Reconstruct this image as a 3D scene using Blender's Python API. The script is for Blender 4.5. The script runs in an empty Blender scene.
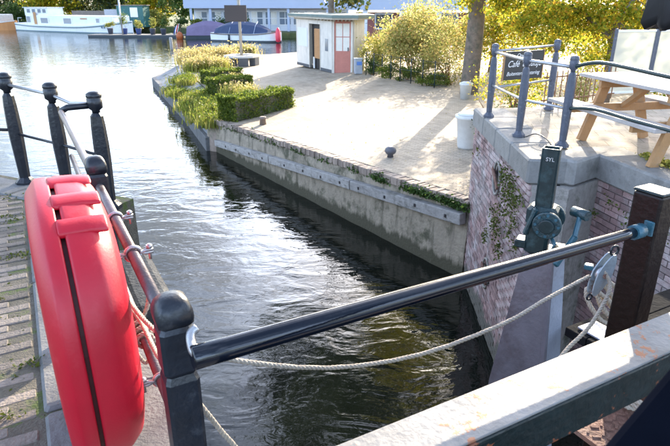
import bpy, bmesh, math, random
import numpy as np
from mathutils import Vector, Matrix
R = math.radians
random.seed(7); RNG = np.random.default_rng(11)
C = bpy.context.scene.collection
sc = bpy.context.scene
# ------------------------------------------------------------------ camera, sky, sun, exposure
cam_d = bpy.data.cameras.new('camera'); cam = bpy.data.objects.new('camera', cam_d); C.objects.link(cam)
cam.location = (0, 0, 1.55); cam.rotation_euler = (R(90 - 21.45), 0, 0)
cam_d.sensor_width = 36; cam_d.lens = 30.09; cam_d.clip_start = .05; cam_d.clip_end = 4000
cam_d.dof.use_dof = True; cam_d.dof.focus_distance = 3.6; cam_d.dof.aperture_fstop = 8.0
sc.camera = cam
SUN_AZ, SUN_EL = 21.0, 22.0            # azimuth clockwise from +Y
w = bpy.data.worlds.new('World'); sc.world = w; w.use_nodes = True
nt = w.node_tree; nt.nodes.clear()
sky = nt.nodes.new('ShaderNodeTexSky'); sky.sky_type = 'NISHITA'; sky.sun_disc = False
sky.sun_elevation = R(SUN_EL); sky.sun_rotation = R(SUN_AZ); sky.air_density = 1.0; sky.dust_density = 2.6; sky.ozone_density = 1.0
wtc = nt.nodes.new('ShaderNodeTexCoord')
wmp = nt.nodes.new('ShaderNodeMapping'); wmp.inputs['Scale'].default_value = (1, 1, 2.2)
wno = nt.nodes.new('ShaderNodeTexNoise'); wno.inputs['Scale'].default_value = 2.3; wno.inputs['Detail'].default_value = 7; wno.inputs['Roughness'].default_value = .58
wrp = nt.nodes.new('ShaderNodeValToRGB'); wrp.color_ramp.elements[0].position = .44; wrp.color_ramp.elements[1].position = .60
wmx = nt.nodes.new('ShaderNodeMix'); wmx.data_type = 'RGBA'
wcl = nt.nodes.new('ShaderNodeMix'); wcl.data_type = 'RGBA'; wcl.blend_type = 'ADD'; wcl.inputs['Factor'].default_value = 1; wcl.inputs['B'].default_value = (5.6, 6.2, 7.3, 1)
wsc = nt.nodes.new('ShaderNodeVectorMath'); wsc.operation = 'MULTIPLY'; wsc.inputs[1].default_value = (2.2, 2.45, 2.9)
wbg = nt.nodes.new('ShaderNodeBackground'); wbg.inputs['Strength'].default_value = .12
wout = nt.nodes.new('ShaderNodeOutputWorld')
L = nt.links.new
L(wtc.outputs['Generated'], wmp.inputs['Vector']); L(wmp.outputs[0], wno.inputs['Vector']); L(wno.outputs['Fac'], wrp.inputs[0])
wsx = nt.nodes.new('ShaderNodeSeparateXYZ'); L(wtc.outputs['Generated'], wsx.inputs[0])
wel = nt.nodes.new('ShaderNodeMapRange'); wel.inputs['From Min'].default_value = .45; wel.inputs['From Max'].default_value = .85; wel.inputs['To Min'].default_value = 1; wel.inputs['To Max'].default_value = .3; L(wsx.outputs['Z'], wel.inputs['Value'])
wml = nt.nodes.new('ShaderNodeMath'); wml.operation = 'MULTIPLY'; L(wrp.outputs[0], wml.inputs[0]); L(wel.outputs[0], wml.inputs[1])
L(wml.outputs[0], wmx.inputs['Factor']); L(sky.outputs[0], wmx.inputs['A']); L(sky.outputs[0], wsc.inputs[0]); L(wsc.outputs[0], wcl.inputs['A']); L(wcl.outputs['Result'], wmx.inputs['B']); L(wmx.outputs['Result'], wbg.inputs[0]); L(wbg.outputs[0], wout.inputs[0])
sun_d = bpy.data.lights.new('sun', 'SUN'); sun = bpy.data.objects.new('sun', sun_d); C.objects.link(sun)
sun_d.energy = 5.0; sun_d.angle = R(.55); sun_d.color = (1, .87, .68)
sv = Vector((math.sin(R(SUN_AZ)) * math.cos(R(SUN_EL)), math.cos(R(SUN_AZ)) * math.cos(R(SUN_EL)), math.sin(R(SUN_EL))))
sun.rotation_euler = (-sv).to_track_quat('-Z', 'Y').to_euler(); sun.location = sv * 60
sc.view_settings.view_transform = 'Standard'; sc.view_settings.look = 'None'; sc.view_settings.gamma = 1
sc.view_settings.use_curve_mapping = False; sc.view_settings.exposure = 1.6
sc.render.engine = 'CYCLES'
sc.cycles.max_bounces = 8; sc.cycles.transparent_max_bounces = 16; sc.cycles.sample_clamp_indirect = 6

# ------------------------------------------------------------------ materials
M = {}
def mat(name, col, rough=.6, metal=0., var=.18, scale=6., bump=0., bscale=40., col2=None, col2_amt=(.5, .62), col2_scale=4., piece=0., spec=.5, coat=0.):
    m = bpy.data.materials.new(name); m.use_nodes = True; n = m.node_tree.nodes; l = m.node_tree.links.new
    b = n['Principled BSDF']; b.inputs['Roughness'].default_value = rough; b.inputs['Metallic'].default_value = metal
    b.inputs['Specular IOR Level'].default_value = spec; b.inputs['Coat Weight'].default_value = coat
    tc = n.new('ShaderNodeTexCoord')
    no = n.new('ShaderNodeTexNoise'); no.inputs['Scale'].default_value = scale; no.inputs['Detail'].default_value = 6; no.inputs['Roughness'].default_value = .65
    l(tc.outputs['Object'], no.inputs['Vector'])
    mr = n.new('ShaderNodeMapRange'); mr.inputs['From Min'].default_value = .25; mr.inputs['From Max'].default_value = .75
    mr.inputs['To Min'].default_value = 1 - var; mr.inputs['To Max'].default_value = 1 + var
    l(no.outputs['Fac'], mr.inputs['Value'])
    val = mr.outputs[0]
    if piece:
        g = n.new('ShaderNodeNewGeometry'); oi = n.new('ShaderNodeObjectInfo')
        a = n.new('ShaderNodeMath'); a.operation = 'ADD'; l(g.outputs['Random Per Island'], a.inputs[0]); l(oi.outputs['Random'], a.inputs[1])
        fr = n.new('ShaderNodeMath'); fr.operation = 'FRACT'; l(a.outputs[0], fr.inputs[0])
        m2 = n.new('ShaderNodeMapRange'); m2.inputs['To Min'].default_value = 1 - piece; m2.inputs['To Max'].default_value = 1 + piece; l(fr.outputs[0], m2.inputs['Value'])
        mu = n.new('ShaderNodeMath'); mu.operation = 'MULTIPLY'; l(val, mu.inputs[0]); l(m2.outputs[0], mu.inputs[1]); val = mu.outputs[0]
    base = n.new('ShaderNodeRGB'); base.outputs[0].default_value = (*col, 1); cout = base.outputs[0]
    if col2:
        n2 = n.new('ShaderNodeTexNoise'); n2.inputs['Scale'].default_value = col2_scale; n2.inputs['Detail'].default_value = 8; n2.inputs['Roughness'].default_value = .7
        l(tc.outputs['Object'], n2.inputs['Vector'])
        r2 = n.new('ShaderNodeMapRange'); r2.inputs['From Min'].default_value = col2_amt[0]; r2.inputs['From Max'].default_value = col2_amt[1]; l(n2.outputs['Fac'], r2.inputs['Value'])
        mx = n.new('ShaderNodeMix'); mx.data_type = 'RGBA'; l(r2.outputs[0], mx.inputs['Factor']); l(cout, mx.inputs['A']); mx.inputs['B'].default_value = (*col2, 1); cout = mx.outputs['Result']
    vm = n.new('ShaderNodeVectorMath'); vm.operation = 'SCALE'; l(cout, vm.inputs[0]); l(val, vm.inputs['Scale'])
    l(vm.outputs[0], b.inputs['Base Color'])
    if bump:
        nb = n.new('ShaderNodeTexNoise'); nb.inputs['Scale'].default_value = bscale; nb.inputs['Detail'].default_value = 5
        l(tc.outputs['Object'], nb.inputs['Vector'])
        bp = n.new('ShaderNodeBump'); bp.inputs['Strength'].default_value = bump; bp.inputs['Distance'].default_value = .02
        l(nb.outputs['Fac'], bp.inputs['Height']); l(bp.outputs[0], b.inputs['Normal'])
    M[name] = m
    return m
def leafmat(name, cols, trans=.45, rough=.55):
    m = bpy.data.materials.new(name); m.use_nodes = True; n = m.node_tree.nodes; l = m.node_tree.links.new
    n.remove(n['Principled BSDF']); out = n['Material Output']
    g = n.new('ShaderNodeNewGeometry'); rp = n.new('ShaderNodeValToRGB'); rp.color_ramp.interpolation = 'LINEAR'
    e = rp.color_ramp.elements
    while len(e) < len(cols): e.new(.5)
    for i, c in enumerate(cols): e[i].position = i / (len(cols) - 1); e[i].color = (*c, 1)
    l(g.outputs['Random Per Island'], rp.inputs[0])
    pb = n.new('ShaderNodeBsdfPrincipled'); pb.inputs['Roughness'].default_value = rough; pb.inputs['Specular IOR Level'].default_value = .3
    tr = n.new('ShaderNodeBsdfTranslucent'); mx = n.new('ShaderNodeMixShader'); mx.inputs[0].default_value = trans
    l(rp.outputs[0], pb.inputs['Base Color']); l(rp.outputs[0], tr.inputs[0]); l(pb.outputs[0], mx.inputs[1]); l(tr.outputs[0], mx.inputs[2]); l(mx.outputs[0], out.inputs[0])
    M[name] = m
mat('iron', (.010, .013, .020), .34, .0, .3, 9, .14, 45, (.045, .05, .06), (.56, .75), 14, spec=.5)
mat('iron_pale', (.075, .085, .115), .5, 0, .25, 9, .25, 60, (.15, .16, .18), (.55, .7), 16)
mat('rail_tube', (.14, .12, .125), .36, .4, .25, 10, .15, 80, (.10, .05, .045), (.5, .7), 9)
mat('galvanised', (.42, .42, .43), .38, .7, .2, 14, .1, 60)
mat('boom_paint', (.002, .004, .010), .14, 0, .15, 6, .04, 30, spec=.5, coat=.15)
mat('red_plastic', (.44, .004, .020), .42, 0, .12, 5, .05, 120, (.55, .055, .075), (.52, .72), 1.6)
mat('red_dark', (.05, .004, .006), .6)
mat('rope', (.38, .33, .27), .85, 0, .18, 40, .3, 200)
mat('kerb_stone', (.14, .14, .14), .8, 0, .25, 7, .35, 60, (.09, .09, .08), (.52, .68), 3)
mat('quay_brick', (.165, .14, .12), .85, 0, .25, 30, .5, 70, (.075, .075, .055), (.5, .7), 9, piece=.38)
mat('sand_joint', (.10, .09, .07), .95, 0, .3, 20, .5, 90, (.06, .085, .02), (.52, .6), 5)
mat('dark_timber', (.032, .033, .034), .7, 0, .35, 14, .5, 40, (.07, .075, .07), (.5, .7), 7)
mat('old_brick', (.29, .185, .175), .85, 0, .2, 20, .5, 80, (.40, .355, .345), (.46, .64), 2.0, piece=.35)
mat('mortar', (.30, .275, .25), .9, 0, .25, 14, .5, 60, (.10, .105, .075), (.52, .65), 3)
mat('coping', (.215, .21, .20), .75, 0, .2, 9, .35, 50, (.14, .135, .125), (.52, .7), 4, piece=.12)
mat('concrete_wall', (.32, .27, .205), .88, 0, .28, 5, .8, 22, (.10, .095, .06), (.5, .64), 2.3)
mat('fender_wood', (.33, .31, .29), .8, 0, .25, 9, .5, 30, (.18, .17, .15), (.52, .7), 6, piece=.12)
mat('bolt', (.03, .025, .025), .6)
mat('terrace_paving', (.38, .325, .255), .85, 0, .25, 3, .4, 30, (.22, .20, .15), (.54, .68), 1.7)
mat('plaza_brick', (.42, .36, .285), .85, 0, .2, 4, .4, 40, (.30, .25, .19), (.5, .66), .8)
mat('edge_brick', (.30, .235, .19), .85, 0, .22, 14, .4, 60, (.16, .155, .10), (.52, .66), 2.5, piece=.3)
mat('gear_green', (.016, .05, .062), .36, 0, .25, 14, .3, 60, (.02, .035, .04), (.5, .65), 10, spec=.6)
mat('gear_dark', (.012, .026, .029), .42, 0, .3, 14, .10, 40, (.03, .06, .066), (.5, .66), 12, spec=.4)
mat('gear_blue', (.03, .10, .14), .32, 0, .2, 14, .2, 60, (.03, .08, .1), (.55, .7), 10)
mat('steel_lilac', (.15, .14, .165), .42, .1, .22, 4, .2, 50, (.09, .075, .085), (.5, .7), 3)
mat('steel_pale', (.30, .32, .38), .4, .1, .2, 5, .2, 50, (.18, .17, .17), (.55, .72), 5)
mat('tar', (.010, .010, .011), .9, 0, .3, 9, .4, 30, spec=.15)
mat('brown_timber', (.006, .002, .002), .45, 0, .3, 9, .2, 40, spec=.3)
mat('beam_side', (.007, .016, .018), .4, 0, .4, 12, .3, 30, (.24, .075, .035), (.60, .625), 10)
mat('beam_white', (.22, .216, .212), .55, 0, .42, 4, .2, 40, (.34, .15, .085), (.57, .585), 10, spec=.22)
mat('pulley_grey', (.28, .33, .37), .4, .2, .25, 14, .15, 60, (.12, .08, .07), (.6, .7), 12)
mat('rust_plate', (.17, .085, .062), .75, .1, .4, 12, .5, 60, (.30, .2, .16), (.52, .66), 8)
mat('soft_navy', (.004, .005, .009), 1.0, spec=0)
mat('bin_white', (.62, .62, .60), .6, 0, .1, 8, .15, 60)
mat('table_wood', (.42, .23, .10), .7, 0, .15, 8, .2, 50, (.36, .24, .15), (.5, .7), 5)
mat('table_top', (.44, .40, .38), .6, 0, .12, 8, .2, 50, (.36, .32, .28), (.5, .7), 5)
mat('rubber_green', (.012, .03, .03), .3, spec=.6)
mat('sign_black', (.02, .024, .028), .45)
mat('white_paint', (.78, .78, .78), .4, 0, .06)
mat('kiosk_white', (.64, .60, .54), .6, 0, .10, 3, .1, 40, (.5, .48, .45), (.55, .75), 2)
mat('kiosk_red', (.46, .17, .13), .55, 0, .12, 5)
mat('kiosk_roof', (.14, .19, .18), .6, 0, .2, 2)
mat('soffit', (.45, .40, .33), .7)
mat('shutter', (.45, .235, .10), .6, 0, .15)
mat('black', (.012, .012, .014), .6)
mat('blind', (.72, .69, .62), .6, 0, .08)
mat('bin_grey', (.36, .38, .42), .5)
mat('bin_blue', (.10, .22, .55), .5)
mat('planter', (.08, .085, .095), .7)
mat('bench_stone', (.50, .50, .49), .75, 0, .12, 8)
mat('bark', (.16, .12, .09), .9, 0, .35, 8, .9, 14, (.09, .085, .06), (.5, .65), 3)
mat('twig', (.23, .11, .05), .8)
mat('soil', (.10, .085, .06), .95, 0, .3, 6, .6, 20, (.05, .075, .02), (.5, .62), 2)
mat('gravel', (.22, .225, .24), .9, 0, .3, 9, .8, 30, (.08, .10, .04), (.52, .6), 1.3)
mat('grass_ground', (.06, .08, .025), .95, 0, .4, 1, .4, 10, (.12, .11, .04), (.5, .65), .6)
mat('hull_white', (.74, .76, .77), .35, 0, .05, 1)
mat('hull_orange', (.48, .20, .06), .4, 0, .12, 1)
mat('hull_dark', (.02, .035, .05), .4)
mat('trim_teal', (.06, .13, .16), .4)
mat('cabin_cream', (.60, .57, .53), .5)
mat('cabin_maroon', (.13, .025, .03), .5)
mat('tarp_purple', (.16, .125, .21), .8, 0, .15, 2, .3, 6)
mat('tarp_navy', (.035, .055, .115), .8, 0, .15, 2, .3, 6)
mat('fender_red', (.75, .05, .09), .4)
mat('flag_red', (.6, .03, .04), .8); mat('flag_white', (.8, .8, .8), .8); mat('flag_blue', (.03, .07, .32), .8)
mat('buoy_orange', (.40, .10, .025), .5)
mat('shed_green', (.02, .115, .11), .5, 0, .1, 2)
mat('fence_wood', (.20, .17, .15), .85, 0, .2, 2)
mat('ark_blue', (.38, .44, .56), .55, 0, .05, .5)
mat('ark_white', (.62, .65, .70), .55, 0, .06, .5)
mat('ark_maroon', (.30, .11, .10), .6, 0, .15, .5)
mat('ark_yellow', (.7, .45, .10), .6)
mat('pot', (.06, .07, .10), .6); mat('pot_blue', (.04, .08, .25), .5); mat('pontoon', (.19, .18, .17), .8, 0, .2, 1)
mat('bollard', (.10, .10, .115), .5, 0, .2, 10); mat('bollard_rust', (.20, .155, .13), .7)
mat('ladder', (.25, .25, .25), .5)
mat('sign_brown', (.055, .042, .04), .6, 0, .1, 1)
mat('pole_wood', (.38, .355, .31), .6, .2, .15, 4)
leafmat('leaf_autumn', [(.09, .14, .015), (.24, .30, .025), (.42, .42, .035), (.64, .54, .05), (.60, .32, .04)], .72)
leafmat('leaf_shrub', [(.10, .15, .03), (.36, .36, .09), (.56, .50, .20), (.52, .33, .11)], .62)
leafmat('leaf_green', [(.025, .05, .012), (.05, .10, .02), (.10, .16, .03)], .35)
leafmat('leaf_dark', [(.012, .025, .01), (.03, .055, .015), (.07, .10, .02), (.20, .18, .03)], .3)
leafmat('leaf_box', [(.06, .10, .012), (.13, .18, .024), (.24, .27, .035)], .5)
leafmat('leaf_yellowgreen', [(.16, .20, .03), (.30, .30, .06), (.42, .36, .10)], .45)
leafmat('leaf_straw', [(.44, .36, .13), (.60, .48, .20), (.34, .32, .09), (.58, .42, .26)], .5)
leafmat('leaf_moss', [(.04, .06, .012), (.09, .12, .02), (.14, .14, .03)], .3)
def water_mat():
    m = bpy.data.materials.new('water'); m.use_nodes = True; n = m.node_tree.nodes; l = m.node_tree.links.new
    b = n['Principled BSDF']; b.inputs['Base Color'].default_value = (.005, .007, .005, 1); b.inputs['Roughness'].default_value = .03
    b.inputs['IOR'].default_value = 1.333; b.inputs['Specular IOR Level'].default_value = .95
    tc = n.new('ShaderNodeTexCoord')
    def noise(sx, sy, det, rough, rot, dist=0.):
        mp = n.new('ShaderNodeMapping'); mp.inputs['Scale'].default_value = (sx, sy, 1); mp.inputs['Rotation'].default_value = (0, 0, R(rot)); l(tc.outputs['Object'], mp.inputs[0])
        t = n.new('ShaderNodeTexNoise'); t.inputs['Scale'].default_value = 1; t.inputs['Detail'].default_value = det; t.inputs['Roughness'].default_value = rough; t.inputs['Distortion'].default_value = dist
        l(mp.outputs[0], t.inputs['Vector']); return t.outputs['Fac']
    a = noise(1.0, 1.9, 3, .5, 12, .8); c = noise(6.0, 9.0, 2, .5, -8, .8); d = noise(.16, .3, 2, .5, 20)
    m1 = n.new('ShaderNodeMath'); m1.operation = 'MULTIPLY_ADD'; l(c, m1.inputs[0]); m1.inputs[1].default_value = .13; l(a, m1.inputs[2])
    m2 = n.new('ShaderNodeMath'); m2.operation = 'MULTIPLY_ADD'; l(d, m2.inputs[0]); m2.inputs[1].default_value = .9; l(m1.outputs[0], m2.inputs[2])
    bp = n.new('ShaderNodeBump'); bp.inputs['Strength'].default_value = 1.0; bp.inputs['Distance'].default_value = .022; l(m2.outputs[0], bp.inputs['Height'])
    l(bp.outputs[0], b.inputs['Normal']); M['water'] = m
water_mat()
def glass_mat():
    m = bpy.data.materials.new('window_glass'); m.use_nodes = True; b = m.node_tree.nodes['Principled BSDF']
    b.inputs['Base Color'].default_value = (.16, .20, .25, 1); b.inputs['Roughness'].default_value = .08; b.inputs['Specular IOR Level'].default_value = .8; M['window_glass'] = m
    m = bpy.data.materials.new('frosted_screen'); m.use_nodes = True; n = m.node_tree.nodes; l = m.node_tree.links.new; out = n['Material Output']; pb = n['Principled BSDF']
    pb.inputs['Base Color'].default_value = (.62, .63, .58, 1); pb.inputs['Roughness'].default_value = .35
    tr = n.new('ShaderNodeBsdfTranslucent'); tr.inputs[0].default_value = (.66, .66, .58, 1); tp = n.new('ShaderNodeBsdfTransparent'); mx = n.new('ShaderNodeMixShader'); mx.inputs[0].default_value = .5
    m2 = n.new('ShaderNodeMixShader'); m2.inputs[0].default_value = .3
    l(pb.outputs[0], mx.inputs[1]); l(tr.outputs[0], mx.inputs[2]); l(mx.outputs[0], m2.inputs[1]); l(tp.outputs[0], m2.inputs[2]); l(m2.outputs[0], out.inputs[0]); M['frosted_screen'] = m
glass_mat()

def streaks(name, col, lo, hi, sxy=7., sz=.5, tide=None):
    m = M[name]; n = m.node_tree.nodes; l = m.node_tree.links.new; b = n['Principled BSDF']; old = b.inputs['Base Color'].links[0].from_socket
    g = n.new('ShaderNodeNewGeometry'); mp = n.new('ShaderNodeMapping'); mp.inputs['Scale'].default_value = (sxy, sxy, sz); l(g.outputs['Position'], mp.inputs[0])
    t = n.new('ShaderNodeTexNoise'); t.inputs['Scale'].default_value = 1; t.inputs['Detail'].default_value = 6; t.inputs['Roughness'].default_value = .65; l(mp.outputs[0], t.inputs['Vector'])
    mr = n.new('ShaderNodeMapRange'); mr.inputs['From Min'].default_value = lo; mr.inputs['From Max'].default_value = hi; l(t.outputs['Fac'], mr.inputs['Value']); fac = mr.outputs[0]
    if tide:
        sx = n.new('ShaderNodeSeparateXYZ'); l(g.outputs['Position'], sx.inputs[0])
        ad = n.new('ShaderNodeMath'); ad.operation = 'MULTIPLY_ADD'; l(t.outputs['Fac'], ad.inputs[0]); ad.inputs[1].default_value = -.55; l(sx.outputs['Z'], ad.inputs[2])
        m2 = n.new('ShaderNodeMapRange'); m2.inputs['From Min'].default_value = tide + .10 - .27; m2.inputs['From Max'].default_value = tide - .27; l(ad.outputs[0], m2.inputs['Value'])
        mx2 = n.new('ShaderNodeMath'); mx2.operation = 'MAXIMUM'; l(fac, mx2.inputs[0]); l(m2.outputs[0], mx2.inputs[1]); fac = mx2.outputs[0]
    mx = n.new('ShaderNodeMix'); mx.data_type = 'RGBA'; l(fac, mx.inputs['Factor']); l(old, mx.inputs['A']); mx.inputs['B'].default_value = (*col, 1); l(mx.outputs['Result'], b.inputs['Base Color'])
streaks('concrete_wall', (.075, .068, .042), .54, .70, 4., .35, -2.72)
streaks('old_brick', (.13, .12, .10), .60, .76, 5., .5, -2.66)
streaks('mortar', (.09, .085, .065), .56, .7, 5., .5, -2.66)
streaks('kiosk_white', (.40, .38, .33), .52, .72, 6., .4)
streaks('hull_white', (.48, .47, .43), .60, .75, 3., .5)
streaks('fender_wood', (.15, .14, .12), .54, .68, 3., 12.)
streaks('beam_side', (.012, .017, .018), .5, .7, 3., 30.)
# ------------------------------------------------------------------ mesh helpers
class MB:
    def __init__(s): s.v = []; s.f = []; s.sm = []
    def add(s, vs, fs, smooth=False):
        o = len(s.v); s.v += [tuple(v) for v in vs]; s.f += [tuple(i + o for i in f) for f in fs]; s.sm += [smooth] * len(fs); return s
    def box(s, c, size, rz=0, bev=0., rot=None):
        x, y, z = [k / 2 for k in size]; m = rot if rot is not None else Matrix.Rotation(rz, 3, 'Z'); c = Vector(c)
        if not bev:
            vs = [c + m @ Vector((a * x, b * y, e * z)) for e in (-1, 1) for a, b in ((-1, -1), (1, -1), (1, 1), (-1, 1))]
            return s.add(vs, [(3, 2, 1, 0), (4, 5, 6, 7), (0, 1, 5, 4), (1, 2, 6, 5), (2, 3, 7, 6), (3, 0, 4, 7)])
        b_ = bev; vs = []
        for e, k in ((-z, b_), (-z + b_, 0), (z - b_, 0), (z, b_)):
            X, Y = x - k, y - k
            for a, b in ((-X + b_, -Y), (X - b_, -Y), (X, -Y + b_), (X, Y - b_), (X - b_, Y), (-X + b_, Y), (-X, Y - b_), (-X, -Y + b_)): vs.append(c + m @ Vector((a, b, e)))
        fs = [tuple(range(7, -1, -1)), tuple(range(24, 32))]
        for r_ in range(3):
            for i in range(8): j = (i + 1) % 8; fs.append((r_ * 8 + i, r_ * 8 + j, r_ * 8 + 8 + j, r_ * 8 + 8 + i))
        return s.add(vs, fs)
    def prism(s, poly, z0, z1):
        n = len(poly); vs = [(p[0], p[1], z0) for p in poly] + [(p[0], p[1], z1) for p in poly]
        return s.add(vs, [tuple(range(n - 1, -1, -1)), tuple(range(n, 2 * n))] + [(i, (i + 1) % n, n + (i + 1) % n, n + i) for i in range(n)])
    def tube(s, pts, r, seg=8, cap=True, smooth=True):
        pts = [Vector(p) for p in pts]; n = len(pts); rr = r if isinstance(r, (list, tuple)) else [r] * n; vs = []
        up = None
        for i, p in enumerate(pts):
            t = (pts[min(i + 1, n - 1)] - pts[max(i - 1, 0)]).normalized()
            if up is None: up = Vector((0, 0, 1)) if abs(t.z) < .9 else Vector((1, 0, 0))
            a = t.cross(up).normalized(); b = a.cross(t).normalized(); up = b
            for k in range(seg): q = 2 * math.pi * (k + .5) / seg; vs.append(p + (a * math.cos(q) + b * math.sin(q)) * rr[i])
        fs = [(i * seg + k, i * seg + (k + 1) % seg, (i + 1) * seg + (k + 1) % seg, (i + 1) * seg + k) for i in range(n - 1) for k in range(seg)]
        s.add(vs, fs, smooth)
        if cap:
            o = len(s.v) - len(vs); s.f += [tuple(o + k for k in range(seg - 1, -1, -1)), tuple(o + (n - 1) * seg + k for k in range(seg))]; s.sm += [False, False]
        return s
    def lathe(s, prof, c=(0, 0, 0), seg=16, smooth=True, rz=0, sq=1.):
        vs = []; n = len(prof)
        for z, r in prof:
            for k in range(seg): q = 2 * math.pi * k / seg + rz; vs.append((c[0] + r * math.cos(q), c[1] + r * sq * math.sin(q), c[2] + z))
        fs = [(i * seg + k, i * seg + (k + 1) % seg, (i + 1) * seg + (k + 1) % seg, (i + 1) * seg + k) for i in range(n - 1) for k in range(seg)]
        s.add(vs, fs, smooth); o = len(s.v) - len(vs)
        s.f += [tuple(o + k for k in range(seg - 1, -1, -1)), tuple(o + (n - 1) * seg + k for k in range(seg))]; s.sm += [False, False]
        return s
    def sections(s, secs, c=(0, 0, 0), rz=0, smooth=False):   # rounded squares: (z, half width, corner chamfer)
        vs = []; m = Matrix.Rotation(rz, 3, 'Z'); c = Vector(c)
        for z, h, k in secs:
            for a, b in ((-h + k, -h), (h - k, -h), (h, -h + k), (h, h - k), (h - k, h), (-h + k, h), (-h, h - k), (-h, -h + k)): vs.append(c + m @ Vector((a, b, z)))
        n = len(secs); fs = [(i * 8 + k, i * 8 + (k + 1) % 8, i * 8 + 8 + (k + 1) % 8, i * 8 + 8 + k) for i in range(n - 1) for k in range(8)]
        return s.add(vs, fs + [tuple(range(7, -1, -1)), tuple(range((n - 1) * 8, n * 8))], smooth)
    def loft(s, rings, closed=True, caps=True, smooth=False):
        n = len(rings[0]); vs = [v for r_ in rings for v in r_]; fs = []
        for i in range(len(rings) - 1):
            for k in range(n if closed else n - 1): fs.append((i * n + k, i * n + (k + 1) % n, (i + 1) * n + (k + 1) % n, (i + 1) * n + k))
        s.add(vs, fs, smooth)
        if caps:
            o = len(s.v) - len(vs); s.f += [tuple(o + k for k in range(n - 1, -1, -1)), tuple(o + (len(rings) - 1) * n + k for k in range(n))]; s.sm += [False, False]
        return s
    def mesh(s, name, m):
        me = bpy.data.meshes.new(name); me.from_pydata([tuple(v) for v in s.v], [], s.f); me.materials.append(M[m]); me.polygons.foreach_set('use_smooth', s.sm)
        bm = bmesh.new(); bm.from_mesh(me); bmesh.ops.recalc_face_normals(bm, faces=bm.faces); bm.to_mesh(me); bm.free()
        return me
    def build(s, name, m, parent=None): return obj(name, s.mesh(name, m), parent)
def obj(name, me, parent=None):
    o = bpy.data.objects.new(name, me); C.objects.link(o)
    if parent: o.parent = parent
    return o
def tag(o, label=None, cat=None, group=None, kind=None):
    if label: o['label'] = label
    if cat: o['category'] = cat
    if group: o['group'] = group
    if kind: o['kind'] = kind
    return o
def thing(name, label, cat, loc=(0, 0, 0), rz=0, group=None):
    o = bpy.data.objects.new(name, None); C.objects.link(o); o.location = loc; o.rotation_euler = (0, 0, rz); o.empty_display_size = .2
    return tag(o, label, cat, group)
def struct(o): o['kind'] = 'structure'; return o
def bevel(o, w_, seg=2):
    b = o.modifiers.new('bevel', 'BEVEL'); b.width = w_; b.segments = seg; b.limit_method = 'ANGLE'; b.angle_limit = R(35); return o
def spline(ctrl, n=40):
    P = [Vector(p) for p in ctrl]; P = [P[0] * 2 - P[1]] + P + [P[-1] * 2 - P[-2]]; out = []
    k = len(P) - 3
    for i in range(k):
        a, b, c, d = P[i:i + 4]; m = max(2, n // k)
        for j in range(m):
            t = j / m; out.append(.5 * ((2 * b) + (c - a) * t + (2 * a - 5 * b + 4 * c - d) * t * t + (3 * b - a - 3 * c + d) * t ** 3))
    out.append(P[-2]); return out
def rope_mb(ctrl, r=.011, pitch=.05, mb=None):
    mb = mb or MB(); P = spline(ctrl, 30); d = [0]
    for a, b in zip(P, P[1:]): d.append(d[-1] + (b - a).length)
    n = max(8, int(d[-1] / .009)); up = Vector((.1, .3, 1)).normalized(); strands = [[], [], []]; j = 0
    for i in range(n + 1):
        L_ = d[-1] * i / n
        while j < len(d) - 2 and d[j + 1] < L_: j += 1
        t = (L_ - d[j]) / max(1e-6, d[j + 1] - d[j]); p = P[j].lerp(P[j + 1], t); tg = (P[j + 1] - P[j]).normalized()
        a = tg.cross(up).normalized(); b = tg.cross(a)
        for k in range(3):
            q = 2 * math.pi * (L_ / pitch + k / 3); strands[k].append(p + (a * math.cos(q) + b * math.sin(q)) * r * .5)
    for st in strands: mb.tube(st, r * .56, 6)
    return mb
def leaf_mesh(name, pts, size, m, flat=0., aspect=.6, svar=.5):
    n = len(pts); pts = np.asarray(pts, dtype=np.float64)
    a = RNG.normal(size=(n, 3)); a[:, 2] *= (1 - flat); a /= np.linalg.norm(a, axis=1)[:, None]
    b = RNG.normal(size=(n, 3)); b -= (a * b).sum(1)[:, None] * a; b /= np.linalg.norm(b, axis=1)[:, None]
    s_ = size * (1 + svar * (RNG.random(n) - .5) * 2)[:, None]
    nn = np.cross(a, b) * s_ * .12
    v = np.stack([pts - a * s_ * .5, pts + b * s_ * aspect * .5 + nn, pts + a * s_ * .5, pts - b * s_ * aspect * .5 + nn], 1).reshape(-1, 3)
    me = bpy.data.meshes.new(name); me.vertices.add(4 * n); me.vertices.foreach_set('co', v.ravel())
    me.loops.add(4 * n); me.loops.foreach_set('vertex_index', np.arange(4 * n)); me.polygons.add(n)
    me.polygons.foreach_set('loop_start', np.arange(0, 4 * n, 4)); me.polygons.foreach_set('loop_total', np.full(n, 4)); me.update(calc_edges=True)
    me.materials.append(M[m]); return me
def blob_pts(c, rad, n, clumps=14, spread=.28):
    c = np.array(c, float); rad = np.array(rad, float)
    cc = RNG.normal(size=(clumps, 3)); cc /= np.linalg.norm(cc, axis=1)[:, None]; cc *= (RNG.random((clumps, 1)) ** .45)
    idx = RNG.integers(0, clumps, n); p = cc[idx] + RNG.normal(size=(n, 3)) * spread * (.6 + .8 * RNG.random((clumps, 1)))[idx]
    return c + p * rad
def text_mesh(name, s, size, m, parent, mtx, shear=0.):
    cu = bpy.data.curves.new(name, 'FONT'); cu.body = s; cu.size = size; cu.shear = shear; cu.align_x = 'CENTER'; cu.align_y = 'CENTER'; cu.extrude = .001
    t = bpy.data.objects.new(name, cu); C.objects.link(t); bpy.context.view_layer.update()
    me = bpy.data.meshes.new_from_object(t); bpy.data.objects.remove(t); me.materials.clear(); me.materials.append(M[m])
    o = obj(name, me, parent); o.matrix_local = mtx; return o

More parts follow.
